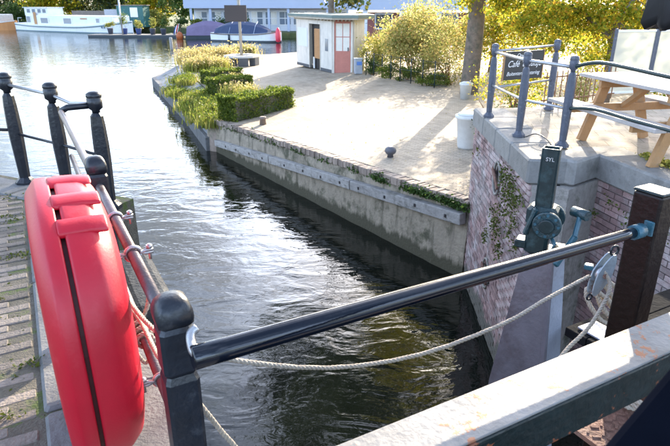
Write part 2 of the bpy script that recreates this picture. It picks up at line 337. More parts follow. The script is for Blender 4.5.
W, P = -2.92, -1.5                                     # water level, plaza level; quay, terrace and gate deck are z = 0
D = Vector((-.478, .878, 0)); N = Vector((.878, .478, 0)); AZ = math.atan2(D.y, D.x)
def q(a, n, z=0.): v = D * a + N * n; return Vector((v.x, v.y, z))   # along the near quay / across it towards the water
# ================================================================== SETTING
ground = struct(MB().add([(-1500, -400, -4.6), (1500, -400, -4.6), (1500, 3000, -4.6), (-1500, 3000, -4.6)], [(0, 1, 2, 3)]).build('ground', 'grass_ground'))
water = struct(MB().add([(-160, -40, W), (120, -40, W), (120, 140, W), (-160, 140, W)], [(0, 1, 2, 3)]).build('water', 'water'))
# ---- far shore
far_poly = [(-160, 128), (-60, 112), (-28, 101), (-20, 90), (-16, 84), (0, 79), (16, 62), (30, 50), (120, 50), (120, 400), (-160, 400)]
struct(MB().prism(far_poly, -4.5, -2.25).build('far_bank', 'grass_ground'))
# ---- plaza (lower quay) with its wall
def zp(x): return P - .064 * min(7.0, max(0., 2.2 - x))          # the plaza falls gently towards the canal
plaza_poly = [(2.32, 8.95), (-3.62, 17.75), (-3.8, 19.0), (-4.65, 22.0), (-5.8, 25.6), (-7.5, 30.0), (-9.3, 34.8), (-9.5, 38.5), (-6, 42.5), (2, 44), (16, 46), (30, 46), (40, 40), (40, 13), (8.0, 11.0), (3.0, 8.8)]
pm = MB().prism(plaza_poly, -4.4, P).mesh('plaza', 'plaza_brick'); bm = bmesh.new(); bm.from_mesh(pm)
bmesh.ops.triangulate(bm, faces=[f for f in bm.faces if len(f.verts) > 4])
for cx in (2.2, -4.8): bmesh.ops.bisect_plane(bm, geom=bm.verts[:] + bm.edges[:] + bm.faces[:], plane_co=(cx, 0, 0), plane_no=(1, 0, 0))
for v in bm.verts:
    if v.co.z > -3: v.co.z = zp(v.co.x)
bm.to_mesh(pm); bm.free(); plaza = struct(obj('plaza', pm))
def brick_ground(name, c1, c2, mortar, scale, rot, bw=.21, bh=.07):
    m = M[name]; n = m.node_tree.nodes; l = m.node_tree.links.new; b = n['Principled BSDF']
    old = b.inputs['Base Color'].links[0].from_socket
    tc = n.new('ShaderNodeTexCoord'); mp = n.new('ShaderNodeMapping'); mp.inputs['Rotation'].default_value = (0, 0, R(rot)); l(tc.outputs['Object'], mp.inputs[0])
    bt = n.new('ShaderNodeTexBrick'); bt.inputs['Scale'].default_value = 1; bt.inputs['Brick Width'].default_value = bw; bt.inputs['Row Height'].default_value = bh
    bt.inputs['Mortar Size'].default_value = .006; bt.inputs['Color1'].default_value = (*c1, 1); bt.inputs['Color2'].default_value = (*c2, 1); bt.inputs['Mortar'].default_value = (*mortar, 1)
    l(mp.outputs[0], bt.inputs['Vector'])
    mx = n.new('ShaderNodeMix'); mx.data_type = 'RGBA'; mx.blend_type = 'MULTIPLY'; mx.inputs['Factor'].default_value = 1
    l(old, mx.inputs['A']); l(bt.outputs['Color'], mx.inputs['B']); l(mx.outputs['Result'], b.inputs['Base Color'])
brick_ground('plaza_brick', (1.05, 1.0, .95), (.72, .7, .68), (.42, .42, .36), 1, 38)
brick_ground('terrace_paving', (1.05, 1.0, 1.0), (.8, .8, .78), (.5, .5, .42), 1, 12, .3, .3)

wd = Vector((-.558, .830, 0)); wn = Vector((-.830, -.558, 0)); w0 = Vector((2.25, 8.75, 0)); WL = 11.0; WA = math.atan2(wd.y, wd.x)
def wp(a, o, z): v = w0 + wd * a + wn * o; return Vector((v.x, v.y, z))
def ztop(a): return zp(2.25 - .558 * a)
qw = thing('quay_wall', 'weathered concrete canal wall below the lower brick plaza', 'wall')
mb = MB(); rings = []
for i in range(45):
    a = WL * i / 44; j = lambda: random.uniform(-.014, .014); zt = ztop(a) - .16
    rings.append([wp(a, -.5, -4.3), wp(a, .10 + j(), -4.3), wp(a, .07 + j(), W + .1), wp(a, .05 + j(), min(-2.4, zt - .3)), wp(a, .03 + j(), zt - .15), wp(a, random.uniform(-.01, .01), zt), wp(a, -.5, zt)])
mb.loft(rings); mb.build('concrete_face', 'concrete_wall', qw)
bm_b = MB().box((0, 0, 0), (.098, .34, .15), bev=.008).mesh('brick', 'edge_brick')
tilt = math.atan(.0357); a = .06
while a < WL - .03:
    o = obj('brick', bm_b, qw); o.location = wp(a, -.12 + random.uniform(-.016, .016), ztop(a) - .072 + random.uniform(-.012, .010)); o.rotation_euler = (random.uniform(-.04, .04), tilt + random.uniform(-.05, .05), WA + random.uniform(-.03, .03)); a += .107
def zf(a): return -1.80 - .073 * a
for i, (a0, a1) in enumerate(((.02, 3.2), (3.21, 6.9), (6.91, 10.6))):
    f = thing('fender_board', ['grey timber fender board bolted to quay wall, end nearest the brick wall', 'grey timber fender board bolted to quay wall, middle length', 'grey timber fender board bolted to quay wall, end nearest the hedges'][i], 'fender', group='fender boards along the quay wall')
    rt_ = Matrix.Rotation(WA, 3, 'Z') @ Matrix.Rotation(math.atan(.073), 3, 'Y'); am = (a0 + a1) / 2
    bevel(MB().box(wp(am, .12, zf(am)), (a1 - a0 - .02, .15, .20), rot=rt_).build('board', 'fender_wood', f), .014)
    x = a0 + .35
    while x < a1 - .1: MB().box(wp(x, .20, zf(x) + random.uniform(-.015, .015)), (.05, .02, .06), rot=rt_, bev=.006).build('bolt', 'bolt', f); x += random.uniform(.74, .92)
# rounded masonry end of the quay wall
e = thing('wall_end_block', 'rounded brick end of the quay wall beside the clipped hedge', 'wall')
mb = MB(); c = wp(WL + .1, -.25, 0); zt = ztop(WL)
mb.lathe([(-4.2, .46), (-2.6, .44), (zt - .25, .42), (zt - .1, .38), (zt - .03, .28), (zt, .1)], (c.x, c.y, 0), 20); mb.build('masonry', 'edge_brick', e)
# bank
inner = [(-3.7, 17.7), (-3.9, 19.0), (-4.75, 22.0), (-5.9, 25.6), (-7.6, 30.0), (-9.4, 34.8), (-9.6, 38.5)]
outer = [(-4.05, 17.8), (-4.75, 19.6), (-5.65, 21.9), (-6.65, 24.3), (-8.4, 28.4), (-10.5, 33.3), (-10.7, 37.5)]
def zb(x, t): return zp(x) - .02 - (zp(x) - .02 - (W + .42)) * t ** 1.2
mb = MB(); vs = []
for i in range(len(inner)):
    for t in (0, .2, .4, .6, .8, 1):
        x = inner[i][0] * (1 - t) + outer[i][0] * t; y = inner[i][1] * (1 - t) + outer[i][1] * t
        vs.append((x, y, zb(inner[i][0], t) + (random.uniform(-.05, .05) if 0 < t < 1 else 0)))
mb.add(vs, [(i * 6 + j, i * 6 + j + 1, i * 6 + j + 7, i * 6 + j + 6) for i in range(len(inner) - 1) for j in range(5)], True)
struct(mb.build('bank', 'gravel'))
be = struct(MB().box((0, 0, -30), (.1, .1, .1)).build('bank_edging', 'kerb_stone'))
bst = be; be.data = bpy.data.meshes.new('bank_edging'); mb = MB()
for i in range(len(outer) - 1):
    a, b = Vector((*outer[i], 0)), Vector((*outer[i + 1], 0)); Ln = (b - a).length; n_ = max(1, round(Ln / 1.1)); ang = math.atan2((b - a).y, (b - a).x)
    for j in range(n_):
        c = a.lerp(b, (j + .5) / n_); c.z = W + .08
        if i == 0 and j == 0: be.data = MB().box(c, (Ln / n_ - .02, .26, .74), ang, .02).mesh('bank_edging', 'kerb_stone')
        else: MB().box(c, (Ln / n_ - .02, .26, .74 + random.uniform(-.02, .02)), ang, .02).build('edging_stone', 'kerb_stone', be)

# ---- terrace with brick lock walls
A0, A1 = Vector((2.24, 8.90, 0)), Vector((2.10, 5.75, 0)); B1 = Vector((2.86, 6.32, 0)); C1 = Vector((3.75, 2.2, 0))
terr = [(2.30, 8.86), (2.2, 5.92), (2.93, 6.37), (3.82, 2.2), (4.5, -1.0), (20, -1.0), (20, 14.5), (8, 10.9), (4.0, 9.2)]
struct(MB().prism(terr, -4.4, -.002).build('terrace', 'terrace_paving'))
def brick_wall(name, label, a, b, ztop, zbot, n_parts, hole=None, seed=1):
    rnd = random.Random(seed); t = thing(name, label, 'wall')
    d = (b - a); Ln = d.length; d.normalize(); nrm = Vector((d.y, -d.x, 0))
    if nrm.dot(Vector((-1, -.6, 0))) < 0: nrm = -nrm
    ang = math.atan2(d.y, d.x); rot = Matrix.Rotation(ang, 3, 'Z')
    core = MB(); c = (a + b) / 2 - nrm * .17; core.box((c.x, c.y, (ztop + zbot) / 2), (Ln, .30, ztop - zbot), ang); core.build('mortar_bed', 'mortar', t)
    shapes = [MB().box((0, 0, 0), (l_, .06, .055), bev=.006).mesh('brick', 'old_brick') for l_ in (.205, .10)]
    cand = []; z = ztop - .036; r_ = 0
    while z > zbot:
        x = .0 if r_ % 2 else -.11
        while x < Ln:
            l_ = .205 if (r_ % 2) else (.205 if rnd.random() < .85 else .205)
            x0, x1 = max(0, x), min(Ln, x + l_)
            if x1 - x0 > .05:
                xm = (x0 + x1) / 2; ok = True
                if hole:
                    for hx, hz, ha, hb in hole:
                        if ((xm - hx) / (ha + .06)) ** 2 + ((z - hz) / (hb + .02)) ** 2 < 1: ok = False
                if ok: cand.append((xm, z, x1 - x0))
            x += .217
        z -= .067; r_ += 1
    eye = Vector((0, 0, 1.55))
    cand.sort(key=lambda k_: ((a + d * k_[0] + Vector((0, 0, k_[1]))) - eye).length)
    rest = MB()
    for i, (xm, z, l_) in enumerate(cand):
        p = a + d * xm + nrm * (-.028 + rnd.uniform(-.005, .008)); p.z = z
        if i < n_parts:
            o = obj('brick', shapes[0 if l_ > .15 else 1], t); o.location = p; o.rotation_euler = (rnd.uniform(-.02, .02), rnd.uniform(-.015, .015), ang + rnd.uniform(-.02, .02)); o.scale = ((l_ / (.205 if l_ > .15 else .10)), 1, 1)
        else: rest.box(p, (l_, .06, .055), ang)
    if rest.f: tag(rest.build('brickwork', 'old_brick', t), kind='stuff')
    return t, d, nrm, ang
hA = [(A0.y - 7.15, -.62, .15, .20), (A0.y - 7.2, -2.05, .15, .20)]
tA, dA, nA, angA = brick_wall('brick_wall', 'weathered red brick lock wall with oval opening and ferns', A0, A1, -.275, -3.3, 170, hA, 3)
for hx, hz, ha, hb in hA:
    p = A0 + dA * hx; ring = []
    mb = MB()
    pts = [p + dA * (math.cos(k * math.pi / 12) * (ha + .02)) + Vector((0, 0, hz + math.sin(k * math.pi / 12) * (hb + .02))) + nA * .015 for k in range(25)]
    mb.tube(pts, .017, 8, cap=False); mb.build('opening_surround', 'mortar', tA)
    mb = MB(); c = p - nA * .013; mb.add([c + dA * (math.cos(k * math.pi / 12) * ha) + Vector((0, 0, hz + math.sin(k * math.pi / 12) * hb)) for k in range(24)], [tuple(range(24))]); mb.build('opening_shade_disc', 'black', tA)  # flat black disc, its colour stands for the shade inside the opening
    mb = MB(); mb.box(p + nA * .035 + Vector((0, 0, hz)), (.40, .03, .05), rot=Matrix.Rotation(angA, 3, 'Z') @ Matrix.Rotation(.45, 3, 'Y'), bev=.006); mb.build('iron_anchor', 'rust_plate', tA)
tB, *_ = brick_wall('brick_wall', 'short brick return wall in the gate recess behind the winding gear', A1 + Vector((.16, .10, 0)), B1, -.275, -3.3, 30, None, 5)
tC, *_ = brick_wall('brick_wall', 'brick recess wall right of the winding gear, below the picnic table', B1, C1, -.275, -3.3, 100, None, 7)
def coping(name, label, a, b, wdt, n_, th=.28, ov=.05):
    t = thing(name, label, 'coping'); d = (b - a); Ln = d.length; d.normalize(); nrm = Vector((d.y, -d.x, 0))
    if nrm.dot(Vector((-1, -.6, 0))) < 0: nrm = -nrm
    ang = math.atan2(d.y, d.x)
    for i in range(n_):
        l_ = Ln / n_; c = a + d * (l_ * (i + .5)) + nrm * (ov - wdt / 2); c.z = -th / 2 + .012 + random.uniform(-.003, .003)
        MB().box(c, (l_ - .008, wdt, th), ang, .022).build('coping_stone', 'coping', t)
    return t
coping('coping', 'pale coping stones on the brick lock wall under the railing posts', A0, A1, .50, 4)
coping('coping', 'pale coping stones on the short return wall behind the winding gear', A1 + Vector((.22, .15, 0)), B1 + Vector((.02, .02, 0)), .36, 1, .278)
coping('coping', 'sunlit coping stones on the recess wall beside the picnic table', B1 + (C1 - B1).normalized() * .0, C1, .46, 3, .282)

# ---- near left quay
s_edge = .33
quay_poly = [q(-3, s_edge), q(4.55, s_edge), (-1.72, 4.52), (-3.35, 5.28), (-9, 8.2), (-14, 10), (-14, -4), (-4, -4)]
quay_poly = [(p[0], p[1]) for p in quay_poly]
struct(MB().prism(quay_poly, -4.4, -.004).build('near_quay', 'sand_joint'))
kerb = struct(MB().box(q(-1.2, .085, -.16), (1.6, .49, .34), AZ, .012).build('kerb', 'kerb_stone'))
a = -.38
for l_ in (1.45, 1.1, 1.3, 1.15): MB().box(q(a + l_ / 2, .085, -.16 + random.uniform(-.004, .004)), (l_ - .012, .49, .34), AZ, .014).build('kerb_stone', 'kerb_stone', kerb); a += l_
# edge stones beyond the corner
e0, e1 = Vector((-1.78, 4.45, 0)), Vector((-5.4, 6.15, 0)); dd = (e1 - e0).normalized(); an = math.atan2(dd.y, dd.x)
for i in range(4): MB().box(e0 + dd * (.5 + i * .98) + Vector((-.08, -.14, -.158)), (.965, .34, .34), an, .014).build('kerb_stone', 'kerb_stone', kerb)
pav = struct(MB().box(q(.8, -.20, -.05), (.6, .04, .1), AZ).build('brick_pavement', 'quay_brick'))
bq = MB().box((0, 0, 0), (.203, .066, .09), bev=.005).mesh('brick', 'quay_brick'); nb = 0
cells = []
for r_ in range(0, 62):
    a = 1.35 + r_ * .0705
    for c_ in range(0, 9):
        n_ = -.285 - c_ * .209 - (.104 if r_ % 2 else 0)
        p = q(a, n_, -.045)
        # only where the photograph looks
        Z = p.y * .9307 + 1.6 * .3657; px = 335 + 560 * p.x / Z
        if px > -40: cells.append(p)
cells.sort(key=lambda p: (p - cam.location).length)
rest = MB()
for i, p in enumerate(cells):
    z = -.045 + random.uniform(-.003, .003) + .005 * math.sin(p.x * 5) * math.sin(p.y * 4)
    if i < 300:
        o = obj('brick', bq, pav); o.location = (p.x, p.y, z); o.rotation_euler = (random.uniform(-.02, .02), random.uniform(-.015, .015), math.atan2(N.y, N.x) + random.uniform(-.035, .035)); o.scale = (random.uniform(.98, 1.02), random.uniform(.97, 1.05), 1)
    else: rest.box((p.x, p.y, z), (.2, .062, .09), math.atan2(N.y, N.x))
if rest.f: tag(rest.build('distant_bricks', 'quay_brick', pav), kind='stuff')
# moss in the joints
pts = []
for (px_, py_, n_, r_) in ((-2.32, 2.95, 500, .10), (-1.98, 2.72, 200, .08), (-2.05, 3.35, 160, .14), (-1.75, 2.0, 150, .12), (-1.45, 1.75, 200, .10), (-1.3, 2.2, 120, .10), (-2.6, 4.0, 200, .2), (-2.9, 4.5, 200, .2)):
    th = RNG.random(n_) * 6.283; rr = r_ * np.sqrt(RNG.random(n_)); pts.append(np.stack([px_ + 2.0 * rr * np.cos(th) * .878, py_ + rr * np.sin(th) * .5 + rr * np.cos(th) * .6, .0 + RNG.random(n_) * .015], 1))
for i in range(70):
    p = random.choice(cells); n_ = 14; pts.append(np.stack([p.x + RNG.normal(size=n_) * .06, p.y + .035 + RNG.normal(size=n_) * .02, RNG.random(n_) * .01 - .01], 1))
tag(obj('moss', leaf_mesh('moss', np.concatenate(pts), .018, 'leaf_moss')), 'green moss and grass growing in the joints of quay bricks', 'moss', kind='stuff')
# dark guard block at the corner of the quay
g = thing('guard_block', 'dark tarred timber guard block on the canal side of railing', 'guard block')
c = q(3.55, .46)
for i, z in enumerate((-.33, -.76, -1.15, -1.58, -2.01, -2.44, -2.87)):
    bevel(MB().box((c.x, c.y, z), (1.0, .26, .42), AZ).build('timber', 'dark_timber', g), .05 if i == 0 else .012, 2)
# ================================================================== LEFT RAILING
def square_post(label, loc, h, half, lean=0):
    t = thing('railing_post', label, 'post', loc, AZ, 'square iron posts of the near railing')
    k = half * .22
    MB().sections([(-.02, half * 1.25, k), (.06, half * 1.25, k), (.075, half, k), (h * .70, half, k), (h * .725, half * .86, k)]).build('shaft', 'iron', t)
    MB().sections([(h * .727, half * .86, k), (h * .74, half * 1.0, k), (h * .885, half * 1.0, k), (h * .90, half * .86, k)]).build('block', 'iron', t)
    cap = MB().sections([(h * .902, half * .88, k), (h * .908, half * 1.0, k), (h * .93, half * 1.05, k), (h * .955, half * 1.02, k * 1.2), (h * .98, half * .86, k * 1.3), (h * .994, half * .62, k * 1.2), (h, half * .3, k * .6)], smooth=True).build('cap', 'iron', t)
    t.rotation_euler[0] = lean
    return t
def oct_post(name, label, loc, h, r, m, group, rz=.3):
    t = thing(name, label, 'post', loc, rz, group)
    MB().lathe([(0, r * 1.55), (.03, r * 1.55), (.05, r * 1.15), (.07, r * .85)], (0, 0, 0), 8, False).build('foot', m, t)
    MB().lathe([(.071, r * .80), (h * .42, r * 1.0), (h * .55, r * 1.02), (h * .72, r * .92), (h * .80, r * .8), (h * .825, r * .5)], (0, 0, 0), 8, False).build('shaft', m, t)
    MB().lathe([(h * .826, r * .5), (h * .845, r * .52), (h * .865, r * .92), (h * .94, r * 1.0), (h * .945, r * .9), (h * .955, r * 1.02), (h * .98, r * .95), (h * .995, r * .6), (h, r * .2)], (0, 0, 0), 12, True).build('knob', m, t)
    return t
p5 = Vector((-.43, 1.29, 0)); p4 = Vector((-1.17, 2.65, 0)); p3 = Vector((-1.82, 4.28, 0)); p2 = Vector((-2.30, 4.60, 0)); p1 = Vector((-2.84, 4.93, 0)); bend = Vector((-2.04, 4.18, .80))
t5 = square_post('large black iron post in front with the blue black boom hooked on', p5, .845, .046)
square_post('black iron square post behind the red lifebuoy case', p4, .86, .046)
oct_post('railing_post', 'octagonal iron railing post with a bar bent back to near railing', p3, .935, .058, 'iron', 'octagonal iron posts of the far left railing')
oct_post('railing_post', 'middle octagonal iron post of the far left railing', p2, .96, .056, 'iron', 'octagonal iron posts of the far left railing')
oct_post('railing_post', 'leftmost octagonal iron post of the railing by the canal edge', p1, 1.0, .058, 'iron', 'octagonal iron posts of the far left railing')
lr = thing('railing_rails', 'reddish steel rails of the near railing carrying the lifebuoy case', 'railing')
z_ = .71
MB().tube([p5 + D * .04 + Vector((0, 0, z_ - .005)), p4 + Vector((0, 0, z_)), bend.lerp(p4 + Vector((0, 0, z_)), .02)], .021, 14).build('top_rail', 'rail_tube', lr)
MB().tube([p5 + Vector((0, 0, .33)), p4 + Vector((0, 0, .34)), p4 + D * 2.0 + Vector((0, 0, .40))], .018, 12).build('lower_rail', 'rail_tube', lr)
fr = thing('railing_rails', 'thin steel rails of the far left railing above the water', 'railing')
MB().tube([p1 + Vector((0, 0, .90)), p2 + Vector((0, 0, .86)), p2.lerp(p3, .45) + Vector((0, 0, .815)), p3 + Vector((0, 0, .84))], .014, 10).build('top_rail', 'galvanised', fr)
MB().tube([p1 + Vector((0, 0, .47)), p2 + Vector((0, 0, .45)), p3 + Vector((0, 0, .43))], .012, 10).build('lower_rail', 'iron', fr)
MB().tube([p1 + Vector((0, 0, .92)), p1 + Vector((-1.2, .15, .92))], .02, 10).build('side_rail', 'iron', fr)
MB().tube([p1 + Vector((0, 0, .50)), p1 + Vector((-1.2, .15, .50))], .014, 10).build('side_rail', 'iron', fr)
MB().tube([p3 + Vector((0, 0, .83)), p3.lerp(bend, .8) + Vector((0, 0, 0)) - Vector((0, 0, p3.lerp(bend, .8).z - .825)), bend + Vector((0, 0, .0))], .024, 10).build('bent_bar', 'iron', fr)
# ---- lifebuoy case
lb = thing('lifebuoy_case', 'big red plastic lifebuoy case clamped to the near railing', 'lifebuoy case', (q(2.02, .022)[0], q(2.02, .022)[1], .0), AZ)
CZ, RA, RB = .50, .49, .485           # centre height, half length, half height
def ring_at(off, sc_, dz=0.):         # local x along the rail, local y = -N (away from water is +y)
    out = []
    for k in range(48):
        t = 2 * math.pi * k / 48; cx, sx = math.cos(t), math.sin(t); pw = .80
        out.append(Vector((RA * sc_ * math.copysign(abs(cx) ** pw, cx), off, CZ + dz + RB * sc_ * math.copysign(abs(sx) ** pw, sx))))
    return out
def crisp(prof):
    out = []
    for k_, (o_, c_) in enumerate(prof):
        out.append((o_, c_))
    rings_ = []
    for k_ in range(len(out)):
        o_, c_ = out[k_]
        if 0 < k_ < len(out) - 1:
            for nb_ in (out[k_ - 1], out[k_ + 1]): rings_.append(ring_at(o_ + (nb_[0] - o_) * .12, c_ + (nb_[1] - c_) * .12))
        else: rings_.append(ring_at(o_, c_))
    return rings_
MB().loft(crisp([(.006, .955), (.008, 1.0), (.052, .995), (.088, .90), (.094, .74), (.080, .66), (.080, .2)]), smooth=True).build('lid', 'red_plastic', lb)
MB().loft(crisp([(-.006, .955), (-.008, 1.0), (-.088, .99), (-.135, .90), (-.155, .76), (-.160, .25)]), smooth=True).build('shell', 'red_plastic', lb)
MB().loft([ring_at(.012, .955), ring_at(-.012, .955)]).build('seam_shade_fill', 'red_dark', lb)  # dark red fill paints the shade of the open gap between the halves
def rim(t, off, sc_=1.):
    cx, sx = math.cos(t), math.sin(t); pw = .80
    return Vector((RA * sc_ * math.copysign(abs(cx) ** pw, cx), off, CZ + RB * sc_ * math.copysign(abs(sx) ** pw, sx)))
for (t0, t1, y0_, y1_) in ((2.02, 2.16, .012, -.13), (1.72, 1.86, .012, -.13), (1.42, 1.55, .012, -.125)):   # clasps stepping over the seam near the top
    mb = MB(); rings = []
    for i in range(9):
        y = y0_ + (y1_ - y0_) * i / 8; hh = .004; hh -= .004 * max(0, i - 5)
        rings.append([rim(t0 - .02, y, .97), rim(t0, y, 1.0 + hh), rim((t0 + t1) / 2, y, 1.01 + hh), rim(t1, y, 1.0 + hh), rim(t1 + .02, y, .97)])
    mb.loft(rings, smooth=True); bevel(mb.build('clasp', 'red_plastic', lb), .008, 2)
for (a_, zz, nm) in ((1.02, .71, 1), (.62, .71, 1), (.36, .337, 0)):                   # clamps round the rails, local to the quay
    cl = MB(); c = p5 + D * a_; r_ = .021 if nm else .018; u = Vector((0, 0, 1))
    c = Vector((c.x, c.y, zz))
    pts = [c - N * .085 + u * .004] + [c - N * .045 + u * .006] + [c + N * (math.cos(t) * (r_ + .006)) + u * (math.sin(t) * (r_ + .006)) for t in [math.pi * (1 - k / 8) for k in range(9)]] + [c + N * .045 + u * .006, c + N * .07 + u * .004]
    pts2 = [Vector((p.x, p.y, 2 * zz - p.z)) for p in pts]
    for ps in (pts, pts2): cl.tube(ps, .0075, 6)
    o = cl.build('rail_clamp', 'galvanised', lb); o.matrix_parent_inverse = (Matrix.Translation(lb.location) @ Matrix.Rotation(AZ, 4, 'Z')).inverted()
    for s in (-.058, .058):
        bo = MB(); b0 = c + N * s; bo.tube([b0 + u * .028, b0 - u * .032], .006, 6); bo.tube([b0 + u * .012, b0 + u * .024], .012, 6)
        o = bo.build('clamp_bolt', 'galvanised', lb); o.matrix_parent_inverse = (Matrix.Translation(lb.location) @ Matrix.Rotation(AZ, 4, 'Z')).inverted()
# ================================================================== LOCK GATE
def frame(o, a, n, z): return q(a, n, z)
NA = math.atan2(N.y, N.x)
bo = thing('boom', 'glossy blue black barrier boom across the lock gate', 'barrier', q(1.19, .25, .735), NA)
rings = []; Lb = 1.72
pts = [(Lb * i / 20, 0, 0) for i in range(21)]; rad = [.0315 - (.0315 - .0205) * i / 20 for i in range(21)]
MB().tube([(-.004, 0, 0), (0, 0, 0)] + pts[1:], [.028, .0315] + rad[1:], 20).build('pole', 'boom_paint', bo)
MB().tube(spline([(.03, .06, .045), (.012, .055, .035), (.005, .03, .02), (.006, .0, .012), (.03, -.012, .004)], 16), .012, 10).build('hook', 'galvanised', bo)
MB().tube([(Lb - .03, 0, 0), (Lb + .02, 0, 0)], .029, 14).build('end_collar', 'gear_blue', bo)
gb = thing('gate_beam', 'green black timber gate beam with flaking white painted top', 'beam', q(.905, 0, 0), NA)
bevel(MB().box((1.85, 0, .421), (2.9, .158, .14)).build('timber', 'beam_side', gb), .006)
bevel(MB().box((1.85, .001, .4965), (2.9, .154, .009)).build('white_top', 'beam_white', gb), .003)
bp = thing('gate_post', 'dark brown timber post holding the far end of the boom', 'post', q(1.225, 2.09, 0), NA)
bevel(MB().box((0, 0, -.15), (.10, .12, 2.03)).build('timber', 'brown_timber', bp), .010)
MB().box((-.055, -.035, .735), (.012, .04, .06), 0, .003).build('bracket', 'gear_blue', bp)
MB().box((0, 0, .871), (.104, .124, .012), 0, .004).build('cap_plate', 'gear_dark', bp)
gd = thing('gate_deck', 'dark plank deck of the lock gate behind the brown post', 'deck')
for i in range(4):
    bevel(MB().box(q(1.40 + i * .155, 3.2, -.34 + random.uniform(-.004, .004)), (1.05, .148, .06), NA).build('plank', 'tar', gd), .006)
MB().box(q(1.63, 3.2, -.56), (.12, .6, .36), NA).build('bearer', 'tar', gd)
MB().box(q(1.80, 2.80, -.30), (.16, .18, .012), NA, .003).build('sunlit_patch_plate', 'steel_pale', gd)  # pale plate added to stand for a sunlit patch of the deck
tp = thing('tread_plate', 'rusty diamond tread plate under the gate beam', 'plate')
MB().box(q(1.01, 2.3, .02), (1.35, .40, .02), NA).build('plate', 'rust_plate', tp)
st = MB()
for i in range(34):
    for j in range(10):
        a, n_ = .84 + j * .038, 1.66 + i * .038; rr = .6 if (i + j) % 2 else -.6
        st.box(q(a, n_, .0325), (.030, .009, .006), NA + rr)
tag(st.build('diamond_pattern', 'rust_plate', tp), kind='stuff')
# loose rope on the plate
for nm, lab, pc, seed_, zz in (('rope_heap', 'white rope heaped on the rusty plate under the gate beam', q(1.03, 1.98, .06), 3, 1), ('rope_coil', 'coil of white rope behind the brown gate post', q(1.52, 2.38, .16), 8, 2.0)):
    rnd = random.Random(seed_); ctrl = []
    for i in range(26):
        t = i * .9; rr = .085 + rnd.uniform(-.03, .03); ctrl.append((pc.x + rr * math.cos(t), pc.y + rr * math.sin(t) * (1 if zz == 1 else .35), pc.z - .02 + (.003 * i if zz == 1 else .11 * math.sin(t * .9) + .01 * rnd.random())))
    tag(rope_mb(ctrl, .012).build(nm, 'rope'), lab, 'rope')
# unidentified dark shape, built as a padded strut close to the camera
stt = thing('dark_corner_shape', 'unidentified dark navy shape built as a strut close by in the bottom right corner', 'strut')
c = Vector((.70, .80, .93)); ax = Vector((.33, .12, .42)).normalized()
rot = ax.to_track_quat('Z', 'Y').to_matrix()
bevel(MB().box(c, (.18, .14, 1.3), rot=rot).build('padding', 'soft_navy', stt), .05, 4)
# ---- ropes
tag(rope_mb([(1.15, 2.27, .40), (.9, 2.12, .36), (.7, 2.0, .32), (.34, 1.88, .25), (-.02, 1.75, .28), (-.34, 1.6, .42), (-.47, 1.56, .5), (-.61, 1.63, .52), (-.78, 1.86, .51), (-.93, 2.14, .45), (-.96, 2.2, .37)], .0092).build('mooring_rope', 'rope'), 'long white rope sagging over the water from pulley to railing', 'rope')
tag(rope_mb([(1.20, 2.26, .44), (1.23, 2.225, .36), (1.11, 2.1, .25), (.97, 2.0, .18), (.86, 1.9, .09), (.80, 1.85, -.1)], .0092).build('mooring_rope', 'rope'), 'white rope falling from the pulley behind the gate beam', 'rope')
tag(rope_mb([(-.90, 2.1, .37), (-.74, 1.85, .42), (-.60, 1.60, .44), (-.49, 1.46, .45), (-.43, 1.47, .33), (-.38, 1.5, .2), (-.33, 1.52, .08), (-.27, 1.52, -.2), (-.25, 1.52, -.5)], .0092).build('mooring_rope', 'rope'), 'white rope hanging down behind the large black post', 'rope')
kn = MB()
for i, zz in enumerate((0, .03, .06)):
    c = p5 + D * (.62 + .05 * i) + Vector((0, 0, .337)); rope_mb([c + (N * math.cos(t) + Vector((0, 0, 1)) * math.sin(t)) * .03 + D * (.02 * math.sin(t * .5)) for t in [k * .7 for k in range(10)]], .009, mb=kn)
c = p5 + D * .78; rope_mb([c + Vector((.02, 0, .35)), c + Vector((.04, .02, .24)), c + Vector((.0, .03, .12)), c + Vector((-.03, .0, .22)), c + Vector((.01, -.01, .33)), c + Vector((.05, .02, .45)), c + D * .1 + Vector((.03, 0, .58))], .009, mb=kn)
tag(kn.build('rope_knot', 'rope'), 'white rope knotted round the lower rail beside lifebuoy case', 'rope')
# ---- pulley block
pu = thing('pulley_block', 'grey steel pulley block hanging on the brown gate post', 'pulley', (1.205, 2.27, .41), R(20))
tl = Matrix.Rotation(R(24), 3, 'Y')
for s in (-.016, .016):
    mb = MB(); poly = []
    for k in range(20):
        t = 2 * math.pi * k / 20; rr = 1 + .0; x = .042 * math.sin(t); z = .105 * math.cos(t); x *= (1 - .25 * abs(math.cos(t)))
        poly.append((x, z))
    vs = [tl @ Vector((x, s - .003, z)) for x, z in poly] + [tl @ Vector((x, s + .003, z)) for x, z in poly]
    mb.add(vs, [tuple(range(19, -1, -1)), tuple(range(20, 40))] + [(i, (i + 1) % 20, 20 + (i + 1) % 20, 20 + i) for i in range(20)]); mb.build('cheek_plate', 'pulley_grey', pu)
mb = MB(); mb.tube([(0, -.009, 0), (0, .009, 0)], .036, 18); mb.build('sheave', 'galvanised', pu)
mb = MB(); mb.tube([(0, -.026, 0), (0, .026, 0)], .013, 8); mb.build('axle', 'rust_plate', pu)
hk = MB(); c0 = tl @ Vector((0, 0, .12)); hk.tube([c0 + Vector((.022 * math.cos(t), 0, .022 * math.sin(t))) for t in [k * math.pi / 6 for k in range(13)]], .006, 6, cap=False)
hk.build('ring', 'iron', pu); hk = MB(); c1 = tl @ Vector((0, 0, -.118)); hk.tube([c1 + Vector((.014 * math.cos(t), 0, .014 * math.sin(t))) for t in [k * math.pi / 6 for k in range(13)]], .005, 6, cap=False)
hk.build('ring', 'iron', pu)
